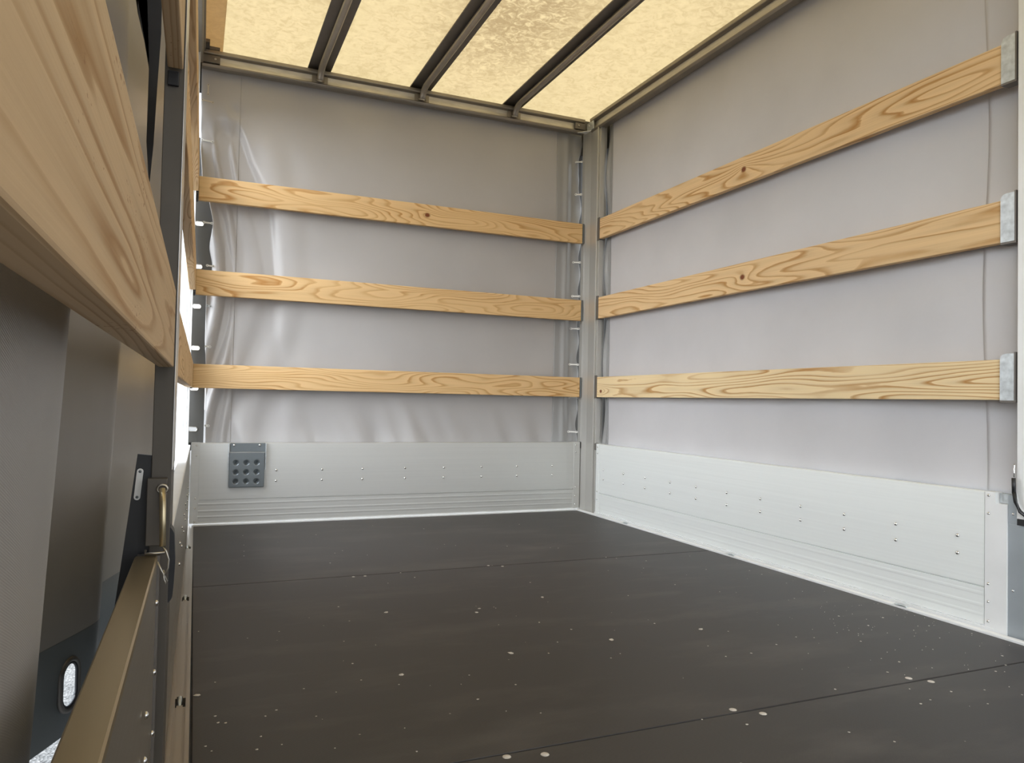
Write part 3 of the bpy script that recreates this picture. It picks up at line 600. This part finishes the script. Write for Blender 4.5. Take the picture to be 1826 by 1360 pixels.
# ------------------------------------------------------------------ tarpaulins
def fold(x, c, w, a): return a * math.exp(-((x - c) / w) ** 2)
def nz(x, z, s, seed): return noise.noise(Vector((x * s, z * s, seed)))
def a_depth(x, z):
    """distance of the front sheet behind the board plane"""
    d = 0.050
    t = max(0, min(1, (-1.60 - x) / 0.04))           # 0 in the sheet, 1 in the bunched left hem
    t2 = max(0, min(1, (-1.25 - x) / 0.35))
    zz = max(0, min(1, (1.66 - z) / 0.12))
    lean = 0.05 * math.sin(z * 4.3 + 0.5)
    d += t * zz * (0.0120 * math.sin((x + lean) * 88 + 0.8 * math.sin(z * 5.1)) + 0.006 * nz(x, z, 9, 3.1))
    d += t2 * zz * (0.007 * math.sin((x + lean * 1.6) * 40 + 1.2 * math.sin(z * 3.1)) + 0.008 * nz(x, z, 5.5, 3.1))
    # pulled crease fanning out from the second strap
    q = math.hypot(x + 1.655, (z - 1.665) * 0.8)
    d += -0.012 * math.exp(-(q / 0.03) ** 2) + 0.010 * math.exp(-(math.hypot(x + 1.63, z - 1.70) / 0.025) ** 2)
    # long step in the sheet that starts high at the left hem and sweeps down to the right
    if z < 1.66:
        sdn = 1.66 - z
        C = [(0, -1.625), (.08, -1.600), (.16, -1.575), (.26, -1.530), (.36, -1.485), (.60, -1.455), (1.0, -1.42), (1.4, -1.40)]
        xc = C[-1][1]
        for (a, xa), (b, xb) in zip(C, C[1:]):
            if sdn <= b: xc = xa + (xb - xa) * (sdn - a) / (b - a); break
        wd = 0.010 + 0.03 * min(sdn, .5); amp = 0.036 * min(1, sdn / .08) * math.exp(-max(0, sdn - .35) / .45)
        u = (x - xc) / wd
        d += amp * (0.5 - 0.5 * math.tanh(u)) * math.exp(-max(0, xc - x) / .10) - amp * .4 * (0.5 + 0.5 * math.tanh(u)) * math.exp(-max(0, x - xc) / .18)
    # small ripples above the board
    b = max(0, min(1, (0.60 - z) / 0.26)); b = b * b
    g = nz(x + .35 * z, 0, 7.5, 9.3); g = g * abs(g) * 2.2
    d += b * (0.013 * g + 0.006 * nz(x + .5 * z, 0, 15, 5))
    # slack round the middle, pulled in by the straps on the right
    d += 0.006 * nz(x, z, 1.4, 1.0)
    d += fold(x, -0.088, 0.013, -0.008) + fold(x, -0.055, 0.012, 0.006)
    k = max(0, min(1, (x + 0.05) / 0.05)); d += k * 0.012 * (0.5 + 0.5 * math.cos(z * 38))
    return min(0.0625, max(0.029, d))
def edge_left(z):
    P = [(0.33, -1.709), (0.60, -1.714), (0.76, -1.722), (0.92, -1.722), (1.05, -1.703), (1.13, -1.715), (1.222, -1.706), (1.32, -1.722), (1.40, -1.752), (1.56, -1.762), (1.70, -1.764), (1.86, -1.766)]
    for (a, xa), (b, xb) in zip(P, P[1:]):
        if z <= b:
            t = max(0, (z - a) / (b - a)); t = t * t * (3 - 2 * t); return xa + (xb - xa) * t
    return P[-1][1]
def edge_right(z):
    return -0.006 + 0.009 * math.cos(z * 38) - (0.02 * max(0, 1 - abs(z - 1.66) / .1))
def asheet(u, v):
    z = 0.322 + v * 1.545; xl = edge_left(z); xr = edge_right(z); x = xl + (xr - xl) * u
    return Vector((x, a_depth(x, z), z))
wf = bpy.data.objects.new('wall_front', None); COL.objects.link(wf); wf['kind'] = 'structure'; wf['label'] = 'grey PVC tarpaulin closing the front side'; wf.location = (-0.88, 0.045, 0.32)
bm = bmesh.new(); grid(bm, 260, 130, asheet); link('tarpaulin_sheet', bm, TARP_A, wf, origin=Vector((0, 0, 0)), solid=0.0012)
def hem(x0, x1, off, mt, parent, z0=0.324, z1=1.862, nu=24):
    bm = bmesh.new()
    def fn(u, v):
        z = z0 + v * (z1 - z0); xl = max(x0, edge_left(z) + .001) if x0 < -1.5 else x0; xr = min(x1, edge_right(z) - .001); x = xl + (xr - xl) * u
        return Vector((x, a_depth(x, z) - off, z))
    grid(bm, nu, 130, fn); return link('hem_strip', bm, mt, parent, origin=Vector((0, 0, 0)), solid=0.0008)
hem(-1.80, -1.612, 0.0022, TARP_A, wf, nu=40)
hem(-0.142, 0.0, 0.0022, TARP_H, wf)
# dark flap wrapped round the left corner with slotted eyelets
SLOTS = [(-1.7565, z) for z in (1.222, 1.045, 0.883, 0.712, 0.548, 0.382)]
def flap_x(u, v):
    z = 0.325 + v * 1.25; k = max(0, min(1, (z - 0.98) / .05))
    return -1.776 + u * (0.0605 + 0.03 * k)
def flap_keep(u, v):
    x = flap_x(u, v); z = 0.325 + v * 1.25
    for sx, sz in SLOTS:
        dx = max(0, abs(x - sx) - 0.008); dz = z - sz
        if (dx / .0075) ** 2 + (dz / .0085) ** 2 < 1: return False
    return True
wl_ = bpy.data.objects.new('corner_flap', None); COL.objects.link(wl_); wl_.location = (-1.75, 0.06, 0.33)
tag(wl_, 'dark tarpaulin flap with slotted eyelets behind the front sheet at the left corner', 'tarpaulin flap')
bm = bmesh.new(); grid(bm, 40, 560, lambda u, v: Vector((flap_x(u, v), 0.068 + 0.005 * math.sin(v * 17 + u * 2), 0.325 + v * 1.25)), keep=flap_keep)
link('flap_sheet', bm, TARP_D, wl_, origin=Vector((0, 0, 0)), solid=0.001)
for sx, sz in SLOTS:
    bm = bmesh.new(); yy = 0.066 + 0.005 * math.sin((sz - .325) / 1.25 * 17 + .6)
    tube(bm, [(sx + (0.008 if math.cos(a) > 0 else -0.008) + .0085 * math.cos(a), yy, sz + .0095 * math.sin(a)) for a in [k * math.pi / 10 for k in range(20)]], .0012, 6, True); link('eyelet', bm, STEEL, wl_, smooth=True)
# dark flap behind the right corner
bm = bmesh.new(); grid(bm, 4, 40, lambda u, v: Vector((-0.05 + u * .07, 0.075, 0.325 + v * 1.53))); tag(link('corner_flap', bm, TARP_D, solid=0.001), 'dark flap showing behind the strapped edge beside the right corner post', 'tarpaulin flap')
bm = bmesh.new(); grid(bm, 4, 40, lambda u, v: Vector((0.072, -0.04 - u * .16, 0.325 + v * 1.60))); tag(link('corner_flap', bm, TARP_D, solid=0.001), 'dark sheet added to block light in the narrow gap between corner post and right tarpaulin', 'tarpaulin flap')  # dark sheet added to close the light leak beside the post

# right sheet
def b_depth(y, z):
    d = 0.045 + 0.006 * nz(y, z, 1.1, 7.7)
    s = max(0, min(1, (-1.0 - y) / 0.9))
    d += 0.010 * s * math.sin((z + y * 0.55) * 7.5 + 0.6)
    k = max(0, min(1, (y + 0.165) / 0.035)); d += k * 0.010 * math.sin(z * 14 + 1.0) + fold(y, -.15, .01, .004)
    b = max(0, min(1, (0.5 - z) / 0.2)); d += b * 0.003 * math.sin(y * 24)
    return max(0.029, d)
wr = bpy.data.objects.new('wall_right', None); COL.objects.link(wr); wr['kind'] = 'structure'; wr['label'] = 'grey PVC tarpaulin closing the right side'; wr.location = (0.045, -1.1, 0.32)
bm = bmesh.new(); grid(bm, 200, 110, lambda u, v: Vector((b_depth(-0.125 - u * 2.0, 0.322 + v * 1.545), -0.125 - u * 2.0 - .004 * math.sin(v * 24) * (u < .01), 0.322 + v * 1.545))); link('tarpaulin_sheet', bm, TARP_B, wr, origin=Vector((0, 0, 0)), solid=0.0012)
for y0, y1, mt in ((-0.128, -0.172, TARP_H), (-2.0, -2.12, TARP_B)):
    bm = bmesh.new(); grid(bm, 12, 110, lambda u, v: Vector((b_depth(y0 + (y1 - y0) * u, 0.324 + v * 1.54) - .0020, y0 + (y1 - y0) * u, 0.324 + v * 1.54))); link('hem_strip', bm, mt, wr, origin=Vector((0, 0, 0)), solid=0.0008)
wb = bpy.data.objects.new('wall_rear', None); COL.objects.link(wb); wb['kind'] = 'structure'; wb['label'] = 'unseen grey tarpaulin strip added across the top of the rear, behind the camera'; wb.location = (-0.88, -4.38, 0)
bm = bmesh.new(); box(bm, -1.80, 0.05, -4.385, -4.38, 1.70, 1.92); link('tarpaulin_sheet', bm, TARP_B, wb, origin=Vector((0, 0, 0)))  # out of view, put in to limit light from the rear
# continuation towards the rear, behind the camera
bm = bmesh.new(); box(bm, 0.046, 0.050, -4.35, -2.125, 0.0, 1.87); link('tarpaulin_sheet', bm, TARP_B, wr, origin=Vector((0, 0, 0)))

# roof sheet, opaque sewn bands and doubled left hem
ce = bpy.data.objects.new('ceiling', None); COL.objects.link(ce); ce['kind'] = 'structure'; ce['label'] = 'translucent yellowish roof sheet lit from above'; ce.location = (-0.88, -2.1, 1.94)
bm = bmesh.new(); grid(bm, 90, 180, lambda u, v: Vector((-1.83 + 1.90 * u, 0.07 - 4.42 * v, 1.940 + 0.0035 * nz(u * 4, v * 9, 1.6, 2.2)))); link('roof_sheet', bm, ROOF, ce, origin=Vector((0, 0, 0)))
BOW = (-1.300, -0.850, -0.398)
for x in BOW:
    bm = bmesh.new(); box(bm, x - .0485, x + .0485, -4.34, 0.06, 1.9295, 1.9345); link('sewn_band', bm, DARKM, ce)
bm = bmesh.new(); box(bm, -1.83, -1.688, -4.34, 0.06, 1.930, 1.9335); link('hem_strip', bm, ROOFHEM, ce)

for a, b in (((0.058, 0.062, -4.35, 0.066), 1.76), ((-1.80, 0.062, 0.062, 0.066), 1.76)):
    bm = bmesh.new(); box(bm, a[0], a[1], a[2], a[3], b, 1.9385); link('leak_strip', bm, TARP_D, ce)  # dark strips added outside to stop light leaking at the roof edge
bm = bmesh.new(); box(bm, -1.834, -1.830, -4.35, 0.066, 1.73, 1.9385); link('leak_strip', bm, TARP_D, ce)  # left one, likewise added against leaking light
# ------------------------------------------------------------------ roof rails, bows
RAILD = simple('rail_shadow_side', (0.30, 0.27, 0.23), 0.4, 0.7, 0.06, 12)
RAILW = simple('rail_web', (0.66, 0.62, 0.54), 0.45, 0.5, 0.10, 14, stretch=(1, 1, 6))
def rail(label, e0, e1, inward):
    """e0, e1: ends on the wall plane; inward: unit vector into the load space"""
    t = thing('roof_rail', label, 'rail', (Vector(e0) + Vector(e1)) / 2 + Vector((0, 0, 1.842)))
    def E(e): return lambda d, z: Vector(e) + Vector(inward) * d + Vector((0, 0, z))
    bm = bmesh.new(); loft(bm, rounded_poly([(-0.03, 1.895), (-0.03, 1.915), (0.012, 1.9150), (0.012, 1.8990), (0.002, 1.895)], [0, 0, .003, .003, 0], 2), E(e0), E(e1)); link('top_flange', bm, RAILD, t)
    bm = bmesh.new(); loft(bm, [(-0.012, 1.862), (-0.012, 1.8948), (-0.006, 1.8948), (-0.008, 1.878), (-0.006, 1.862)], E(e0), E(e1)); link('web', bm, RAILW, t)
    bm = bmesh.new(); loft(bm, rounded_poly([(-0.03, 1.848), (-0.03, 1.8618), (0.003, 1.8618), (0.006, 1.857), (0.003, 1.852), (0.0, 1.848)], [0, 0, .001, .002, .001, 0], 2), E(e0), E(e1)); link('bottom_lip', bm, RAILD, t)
    return t
ra = rail('roof rail above the front tarpaulin where the bow ends sit', (-1.765, 0.0, 0), (-0.022, 0.0, 0), (0, -1, 0))
rb = rail('roof rail running along the top of the right tarpaulin', (0.0, -0.04, -0.004), (0.0, -4.35, -0.004), (-1, 0, 0))
rl = rail('dark roof rail above the left side, seen edge-on', (XW(0) - .004, -0.03, 0), (XW(-4.35) - .004, -4.35, 0), (1, 0, 0))
# plates under the bow ends and in the corners
for x in BOW:
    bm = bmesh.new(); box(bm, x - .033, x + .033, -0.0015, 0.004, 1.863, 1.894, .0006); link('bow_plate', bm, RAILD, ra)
for x0, x1 in ((-1.7640, -1.698), (-0.075, -0.022)):
    bm = bmesh.new(); box(bm, x0, x1, -0.010, 0.002, 1.8635, 1.8940, .001); link('corner_plate', bm, DARKM, ra)
    bm = bmesh.new(); dome(bm, (x1 - .018 if x0 < -1 else x0 + .018, -0.0098, 1.880), (0, -1, 0), 0.0055, 0.004, 6); link('bolt', bm, STEEL, ra)
bm = bmesh.new(); loft(bm, [(-1.764, 1.916), (-1.764, 1.962), (-1.738, 1.962), (-1.738, 1.9335), (-1.715, 1.9285), (-1.700, 1.928), (-1.700, 1.916)][:0] or [(-1.764, 1.9155), (-1.764, 1.9285), (-1.700, 1.9285), (-1.700, 1.9155)], lambda x, z: (x, -0.012, z), lambda x, z: (x, 0.010, z)); link('corner_plate', bm, DARKM, ra)
bm = bmesh.new(); box(bm, -1.765, -1.7385, -0.075, -0.013, 1.9155, 1.9285, .001); link('corner_plate', bm, DARKM, ra)
bm = bmesh.new(); box(bm, -0.012, -0.0065, -0.075, -0.012, 1.852, 1.893, .001); link('corner_plate', bm, GALV, rb)
bm = bmesh.new(); dome(bm, (-0.0122, -0.035, 1.876), (-1, 0, 0), 0.006, 0.005, 6); link('bolt', bm, STEEL, rb)
bm = bmesh.new(); loft(bm, [(-0.060, -0.004), (-0.014, -0.060), (-0.014, -0.004)], lambda x, y: (x, y, 1.8455), lambda x, y: (x, y, 1.8475)); link('corner_gusset', bm, WHITE_ALU, rb)
BOWM = simple('bow_tube_steel', (0.40, 0.37, 0.33), 0.35, 0.75, 0.06, 16)
for x, lb in zip(BOW, ('leftmost of the three round roof bows', 'middle one of the three round roof bows', 'rightmost of the three round roof bows')):
    b_ = thing('roof_bow', lb + ' under the translucent roof', 'roof bow', (x, -2.1, 1.90))
    pts = [(x, -4.33, 1.912), (x, -2.0, 1.913), (x, -0.10, 1.912), (x, -0.06, 1.909), (x, -0.032, 1.899), (x, -0.018, 1.884), (x, -0.0145, 1.869)]
    bm = bmesh.new(); tube(bm, pts, 0.0135, 16); link('tube', bm, BOWM, b_, smooth=True)
    bm = bmesh.new(); tube(bm, [(x - .016, -0.010, 1.868), (x, -0.022, 1.864), (x + .016, -0.010, 1.868)], .004, 8); link('weld_foot', bm, STEEL, b_, smooth=True)

# ------------------------------------------------------------------ rubber straps tying the front sheet
def strap(label, a, b, mt, w=0.0055, group=None):
    a = Vector(a); b = Vector(b); d = (b - a); L = d.length; d.normalize()
    side = d.cross(Vector((0, 1, 0))); side.normalize(); out = Vector((0, -1, 0))
    t = thing('tarp_strap', label, 'strap', a.lerp(b, .5), group)
    bm = bmesh.new(); n = 12
    prof = []
    def wdt(s):
        e = min(s, 1 - s) * L
        return w * (1.0 if e < w * 2 else 0.62)
    loop1 = [a + d * (s * L) + side * wdt(s) * (math.sqrt(max(0, 1 - ((w - s * L) / w) ** 2)) if s * L < w else (math.sqrt(max(0, 1 - ((w - (1 - s) * L) / w) ** 2)) if (1 - s) * L < w else 1)) for s in [k / 24 for k in range(25)]]
    loop2 = [p - 2 * ((p - a).dot(side)) * side for p in loop1[1:-1]][::-1]
    ring = loop1 + loop2
    f = [bm.verts.new(p + out * .0012) for p in ring]; g = [bm.verts.new(p - out * .0012) for p in ring]
    bm.faces.new(f); bm.faces.new(g[::-1])
    for k in range(len(ring)): bm.faces.new((f[k], f[(k + 1) % len(ring)], g[(k + 1) % len(ring)], g[k]))
    link('band', bm, mt, t)
    for c in (a + d * w, b - d * w):
        bm = bmesh.new(); dome(bm, c + out * .0013, out, w * .42, w * .3, 8); link('button', bm, GREYM, t, smooth=True)
    return t
SG = 'white rubber straps on the front tarpaulin edge'
RS = [(1.717, -0.043, -0.0125, 'uppermost, just under the roof rail'), (1.554, -0.043, -0.0125, 'second from the top'), (1.215, -0.050, -0.0125, 'between the upper two slats, upper one'),
      (1.047, -0.052, -0.0125, 'just above the middle slat'), (0.886, -0.056, -0.0125, 'just under the middle slat'), (0.709, -0.058, -0.0125, 'just above the lowest slat'), (0.548, -0.058, -0.0125, 'half hidden by the lowest slat'), (0.378, -0.060, -0.0125, 'lowest, just above the dropside board')]
for z, xa, xb, w_ in RS:
    dd = a_depth(xa + .01, z) - .004
    strap('small white rubber strap beside the corner post, %s' % w_, (xa, dd, z + .001), (xb - .001, min(dd, .024), z), WHITEP, 0.0052 if z < 1.6 else .0045, SG)
LS = [((-1.739, 1.797), (-1.739, 1.748), 'standing upright near the top left corner', CREAM), ((-1.764, 1.727), (-1.715, 1.722), 'lying level near the top left corner', CREAM),
      ((-1.761, 1.565), (-1.711, 1.562), 'above the top slat at the left hem', WHITEP), ((-1.745, 1.222), (-1.704, 1.221), 'pulling the bunched left hem below the top slat', WHITEP),
      ((-1.727, 1.050), (-1.694, 1.048), 'at the left hem just above the middle slat', WHITEP), ((-1.722, 0.886), (-1.700, 0.884), 'at the left hem just under the middle slat', GALV),
      ((-1.722, 0.719), (-1.697, 0.717), 'at the left hem just above the lowest slat', WHITEP), ((-1.714, 0.398), (-1.694, 0.397), 'at the left hem just above the dropside board', WHITEP)]
for (xa, za), (xb, zb), w_, mt in LS:
    dd = min(a_depth(max(xa, -1.76), za), a_depth(xb, zb), a_depth((xa + xb) / 2, (za + zb) / 2)) - .005
    strap('small rubber strap %s' % w_, (xa, max(dd, .024), za), (xb, max(dd, .024), zb), mt, 0.0048, SG)

# ------------------------------------------------------------------ folded step plate on the front board
st = thing('step_plate', 'dark grey folding step plate with nine dimpled holes on the front dropside', 'step', (-1.547, -0.01, 0.15))
bm = bmesh.new(); box(bm, -1.6145, -1.4790, -0.0065, -0.0022, 0.294, 0.3295, .0008); link('mount_plate', bm, GREYM, st)
for x in (-1.600, -1.501):
    bm = bmesh.new(); dome(bm, (x, -0.0067, 0.321), (0, -1, 0), 0.0055, 0.004); link('screw', bm, RIVET, st, smooth=True)
DIM = [(x, z) for x in (-1.592, -1.552, -1.512) for z in (0.2505, 0.2120, 0.1750)]
def plate(u, v):
    x = -1.6165 + u * 0.134; z = 0.152 + v * 0.139; y = -0.0185
    # the lower edge is folded back to the board
    for dx, dz in DIM:
        r = math.hypot(x - dx, z - dz)
        if r < 0.0125: y += 0.0140 * (0.5 + 0.5 * math.cos(r / 0.0125 * math.pi))
    return Vector((x, y, z))
bm = bmesh.new(); grid(bm, 96, 100, plate)
link('tread', bm, GREYM, st, origin=Vector((0, 0, 0)), solid=0.0016)
bm = bmesh.new(); box(bm, -1.6165, -1.4825, -0.0178, -0.0025, 0.1500, 0.1535, .0007); box(bm, -1.6178, -1.6158, -0.0185, -0.0025, 0.152, 0.291); box(bm, -1.4832, -1.4812, -0.0185, -0.0025, 0.152, 0.291); link('folded_rim', bm, GREYM, st)
bm = bmesh.new(); tube(bm, [(-1.621, -0.0105, 0.284), (-1.475, -0.0105, 0.284)], .0035, 10); link('hinge_pin', bm, RIVET, st, smooth=True)
for x in (-1.6205, -1.4775):
    bm = bmesh.new(); box(bm, x - .0012, x + .0012, -0.018, -0.0023, 0.222, 0.329); link('side_bracket', bm, GALV, st)

# ------------------------------------------------------------------ left curtain, slid open and bunched
def catmull(P, t):
    n = len(P) - 1; t = min(max(t * n, 0), n - 1e-6); i = int(t); f = t - i
    p0, p1, p2, p3 = [Vector(P[max(0, min(n, k))]) for k in (i - 1, i, i + 1, i + 2)]
    return 0.5 * ((2 * p1) + (-p0 + p2) * f + (2 * p0 - 5 * p1 + 4 * p2 - p3) * f * f + (-p0 + 3 * p1 - 3 * p2 + p3) * f ** 3)
PATH = [(-1.905, -3.30), (-1.885, -3.12), (-1.866, -2.95), (-1.851, -2.80), (-1.8420, -2.68), (-1.8450, -2.60), (-1.875, -2.54), (-1.94, -2.46), (-2.02, -2.30), (-2.05, -2.05), (-2.02, -1.82),
        (-1.985, -1.70), (-1.955, -1.63), (-1.922, -1.55), (-1.904, -1.485), (-1.912, -1.42), (-1.945, -1.36), (-1.950, -1.24), (-1.925, -1.10), (-1.885, -0.96), (-1.850, -0.905)]
ZB = -0.135; ZT = 1.86
def curtain(u, v, inset=0.0):
    p = catmull(PATH, u); z = ZB + (ZT - ZB) * v
    flare = -(0.058 - 0.03 * u) * max(0, 0.62 - z) - 0.008 * max(0, z - 0.62)
    fold_w = 0.003 * nz(u * 5, z, 2.3, 4.4)
    return Vector((p.x + flare * 1.05 + fold_w, p.y + 0.01 * nz(u * 3, z, 2.0, 8.8), z))
EY = (0.628, -0.040)           # eyelet centre: u along the path, z
def eyelet_center():
    return curtain(EY[0], (EY[1] - ZB) / (ZT - ZB))
ec = eyelet_center()
def ck(u, v):
    p = curtain(u, v)
    if 0.55 < u < 0.70:
        d = math.hypot(p.x - ec.x, p.y - ec.y); 
        dz = max(0, abs(p.z - ec.z) - 0.018)
        return (d / .023) ** 2 + (dz / .023) ** 2 > 1
    return True
sc_ = thing('side_curtain', 'grey woven tarpaulin curtain slid open in deep folds outside the left side', 'curtain', (-1.92, -2.1, ZB))
HEMV = (0.045 - ZB) / (ZT - ZB)
bm = bmesh.new(); grid(bm, 420, 300, lambda u, v: curtain(u, HEMV + v * (1 - HEMV)), uv=(2.9, 1.62)); link('curtain_sheet', bm, TARP_L, sc_, origin=Vector((0, 0, 0)), solid=0.0010)
bm = bmesh.new(); grid(bm, 620, 110, lambda u, v: curtain(u, v * (HEMV + .004)), keep=lambda u, v: ck(u, v * (HEMV + .004)), uv=(2.9, .35)); link('bottom_hem', bm, TARP_LB, sc_, origin=Vector((0, 0, 0)), solid=0.0014, label='darker blue-grey hem band')
# oval eyelet ring lying on the hem
tan = (curtain(EY[0] + .01, (EY[1] - ZB) / (ZT - ZB)) - curtain(EY[0] - .01, (EY[1] - ZB) / (ZT - ZB))); tan.z = 0; tan.normalize()
nrm = Vector((tan.y, -tan.x, 0)).normalized()
if nrm.x < 0: nrm = -nrm
def oval(rx, rz, straight, off, k=36):
    out = []
    for j in range(k):
        a = 2 * math.pi * j / k
        out.append(ec + tan * (rx * math.cos(a)) + Vector((0, 0, rz * math.sin(a) + (straight if math.sin(a) > 0 else -straight))) + nrm * off)
    return out
bm = bmesh.new(); tube(bm, oval(.030, .030, .018, .0015), .0055, 10, True); link('eyelet', bm, DARKM, sc_, smooth=True, label='oval metal eyelet')
bm = bmesh.new(); tube(bm, oval(.024, .024, .018, .002), .0030, 8, True); link('eyelet_rim', bm, BLACK, sc_, smooth=True)

bm = bmesh.new(); loft(bm, [(-1.885, 1.85), (-1.832, 1.85), (-1.87, 1.216), (-1.825, 1.227), (-1.824, 1.115), (-1.827, 1.03), (-1.83, 0.928), (-1.834, 0.862), (-1.84, 0.935), (-1.84, 1.056), (-1.848, 1.1), (-1.859, 1.144)], lambda x, z: (x, -1.900, z), lambda x, z: (x - .001, -1.893, z)); link('fold_shade', bm, BLACK, sc_, label='black tapering strip standing in for shade between the curtain folds')  # flat black strip added for the dark between the folds

# black rubber flap with a pale buckle, outside the dropside beside the post
bf = thing('rubber_flap', 'black rubber flap with a small pale buckle hanging beside the left post', 'flap', (-1.82, -2.2, 0.1))
bm = bmesh.new(); loft(bm, [(-1.818, 0.449), (-1.800, 0.447), (-1.800, 0.10), (-1.852, 0.10), (-1.838, 0.26)], lambda x, z: (x, -2.235, z), lambda x, z: (x, -2.229, z)); link('flap_body', bm, BLACK, bf)
bm = bmesh.new(); pr = [(-1.8120 - .0040 * (0.432 - z) / .035 + .0030 * math.cos(a) , z) for a, z in []]
c0 = Vector((-1.8145, -2.2365, .428)); c1 = Vector((-1.8170, -2.2365, .397))
ring = [c0 + Vector((.0036 * math.cos(a), 0, .0036 * math.sin(a))) for a in [k * math.pi / 8 for k in range(9)]] + [c1 + Vector((.0036 * math.cos(a), 0, .0036 * math.sin(a))) for a in [math.pi + k * math.pi / 8 for k in range(9)]]
f = [bm.verts.new(p) for p in ring]; g = [bm.verts.new(p + Vector((0, .0013, 0))) for p in ring]; bm.faces.new(f); bm.faces.new(g[::-1])
for k in range(len(ring)): bm.faces.new((f[k], f[(k + 1) % len(ring)], g[(k + 1) % len(ring)], g[k]))
link('buckle', bm, WHITEP, bf, label='pale oval buckle')
for c in (c0, c1):
    bm = bmesh.new(); dome(bm, c + Vector((0, -.0002, 0)), (0, -1, 0), .0018, .0012, 8); link('rivet', bm, GREYM, bf, smooth=True)

# ------------------------------------------------------------------ outside, glimpsed through the gap
VANW = simple('white_car_paint', (0.80, 0.80, 0.80), 0.3, 0, 0.02, 2)
GLASSD = simple('dark_window_glass', (0.03, 0.035, 0.045), 0.08, 0, 0.05, 3)
REDL = simple('red_lamp_plastic', (0.55, 0.03, 0.04), 0.3, 0, 0.05, 10)
vn = thing('parked_van', 'white parked van glimpsed through the gap behind the left post', 'van', (-2.9, 8.2, -0.65))
bm = bmesh.new()
side = rounded_poly([(6.0, -0.35), (6.0, 0.15), (6.35, 0.45), (6.75, 1.25), (7.3, 1.35), (10.4, 1.35), (10.5, -0.35)], [.1, .15, .1, .2, .1, .15, .1], 4)
loft(bm, side, lambda y, z: (-3.9, y, z), lambda y, z: (-1.85, y, z)); link('body', bm, VANW, vn)
bm = bmesh.new(); loft(bm, [(6.355, 0.50), (6.72, 1.20), (6.70, 1.21), (6.335, 0.51)], lambda y, z: (-3.75, y - .02, z), lambda y, z: (-2.0, y - .02, z)); link('windscreen', bm, GLASSD, vn)
for x in (-3.7, -2.05):
    for y in (6.9, 9.7):
        bm = bmesh.new(); tube(bm, [(x - .1, y, -0.34), (x + .1, y, -0.34)], .31, 24); link('wheel', bm, BLACK, vn)
for x in (-3.62, -2.12):
    bm = bmesh.new(); box(bm, x - .12, x + .12, 5.97, 6.02, 0.0, 0.10, .01); link('lamp', bm, REDL, vn)
bm = bmesh.new(); box(bm, -3.2, -2.5, 5.965, 6.01, -0.17, -0.06, .005); link('grille', bm, GLASSD, vn)
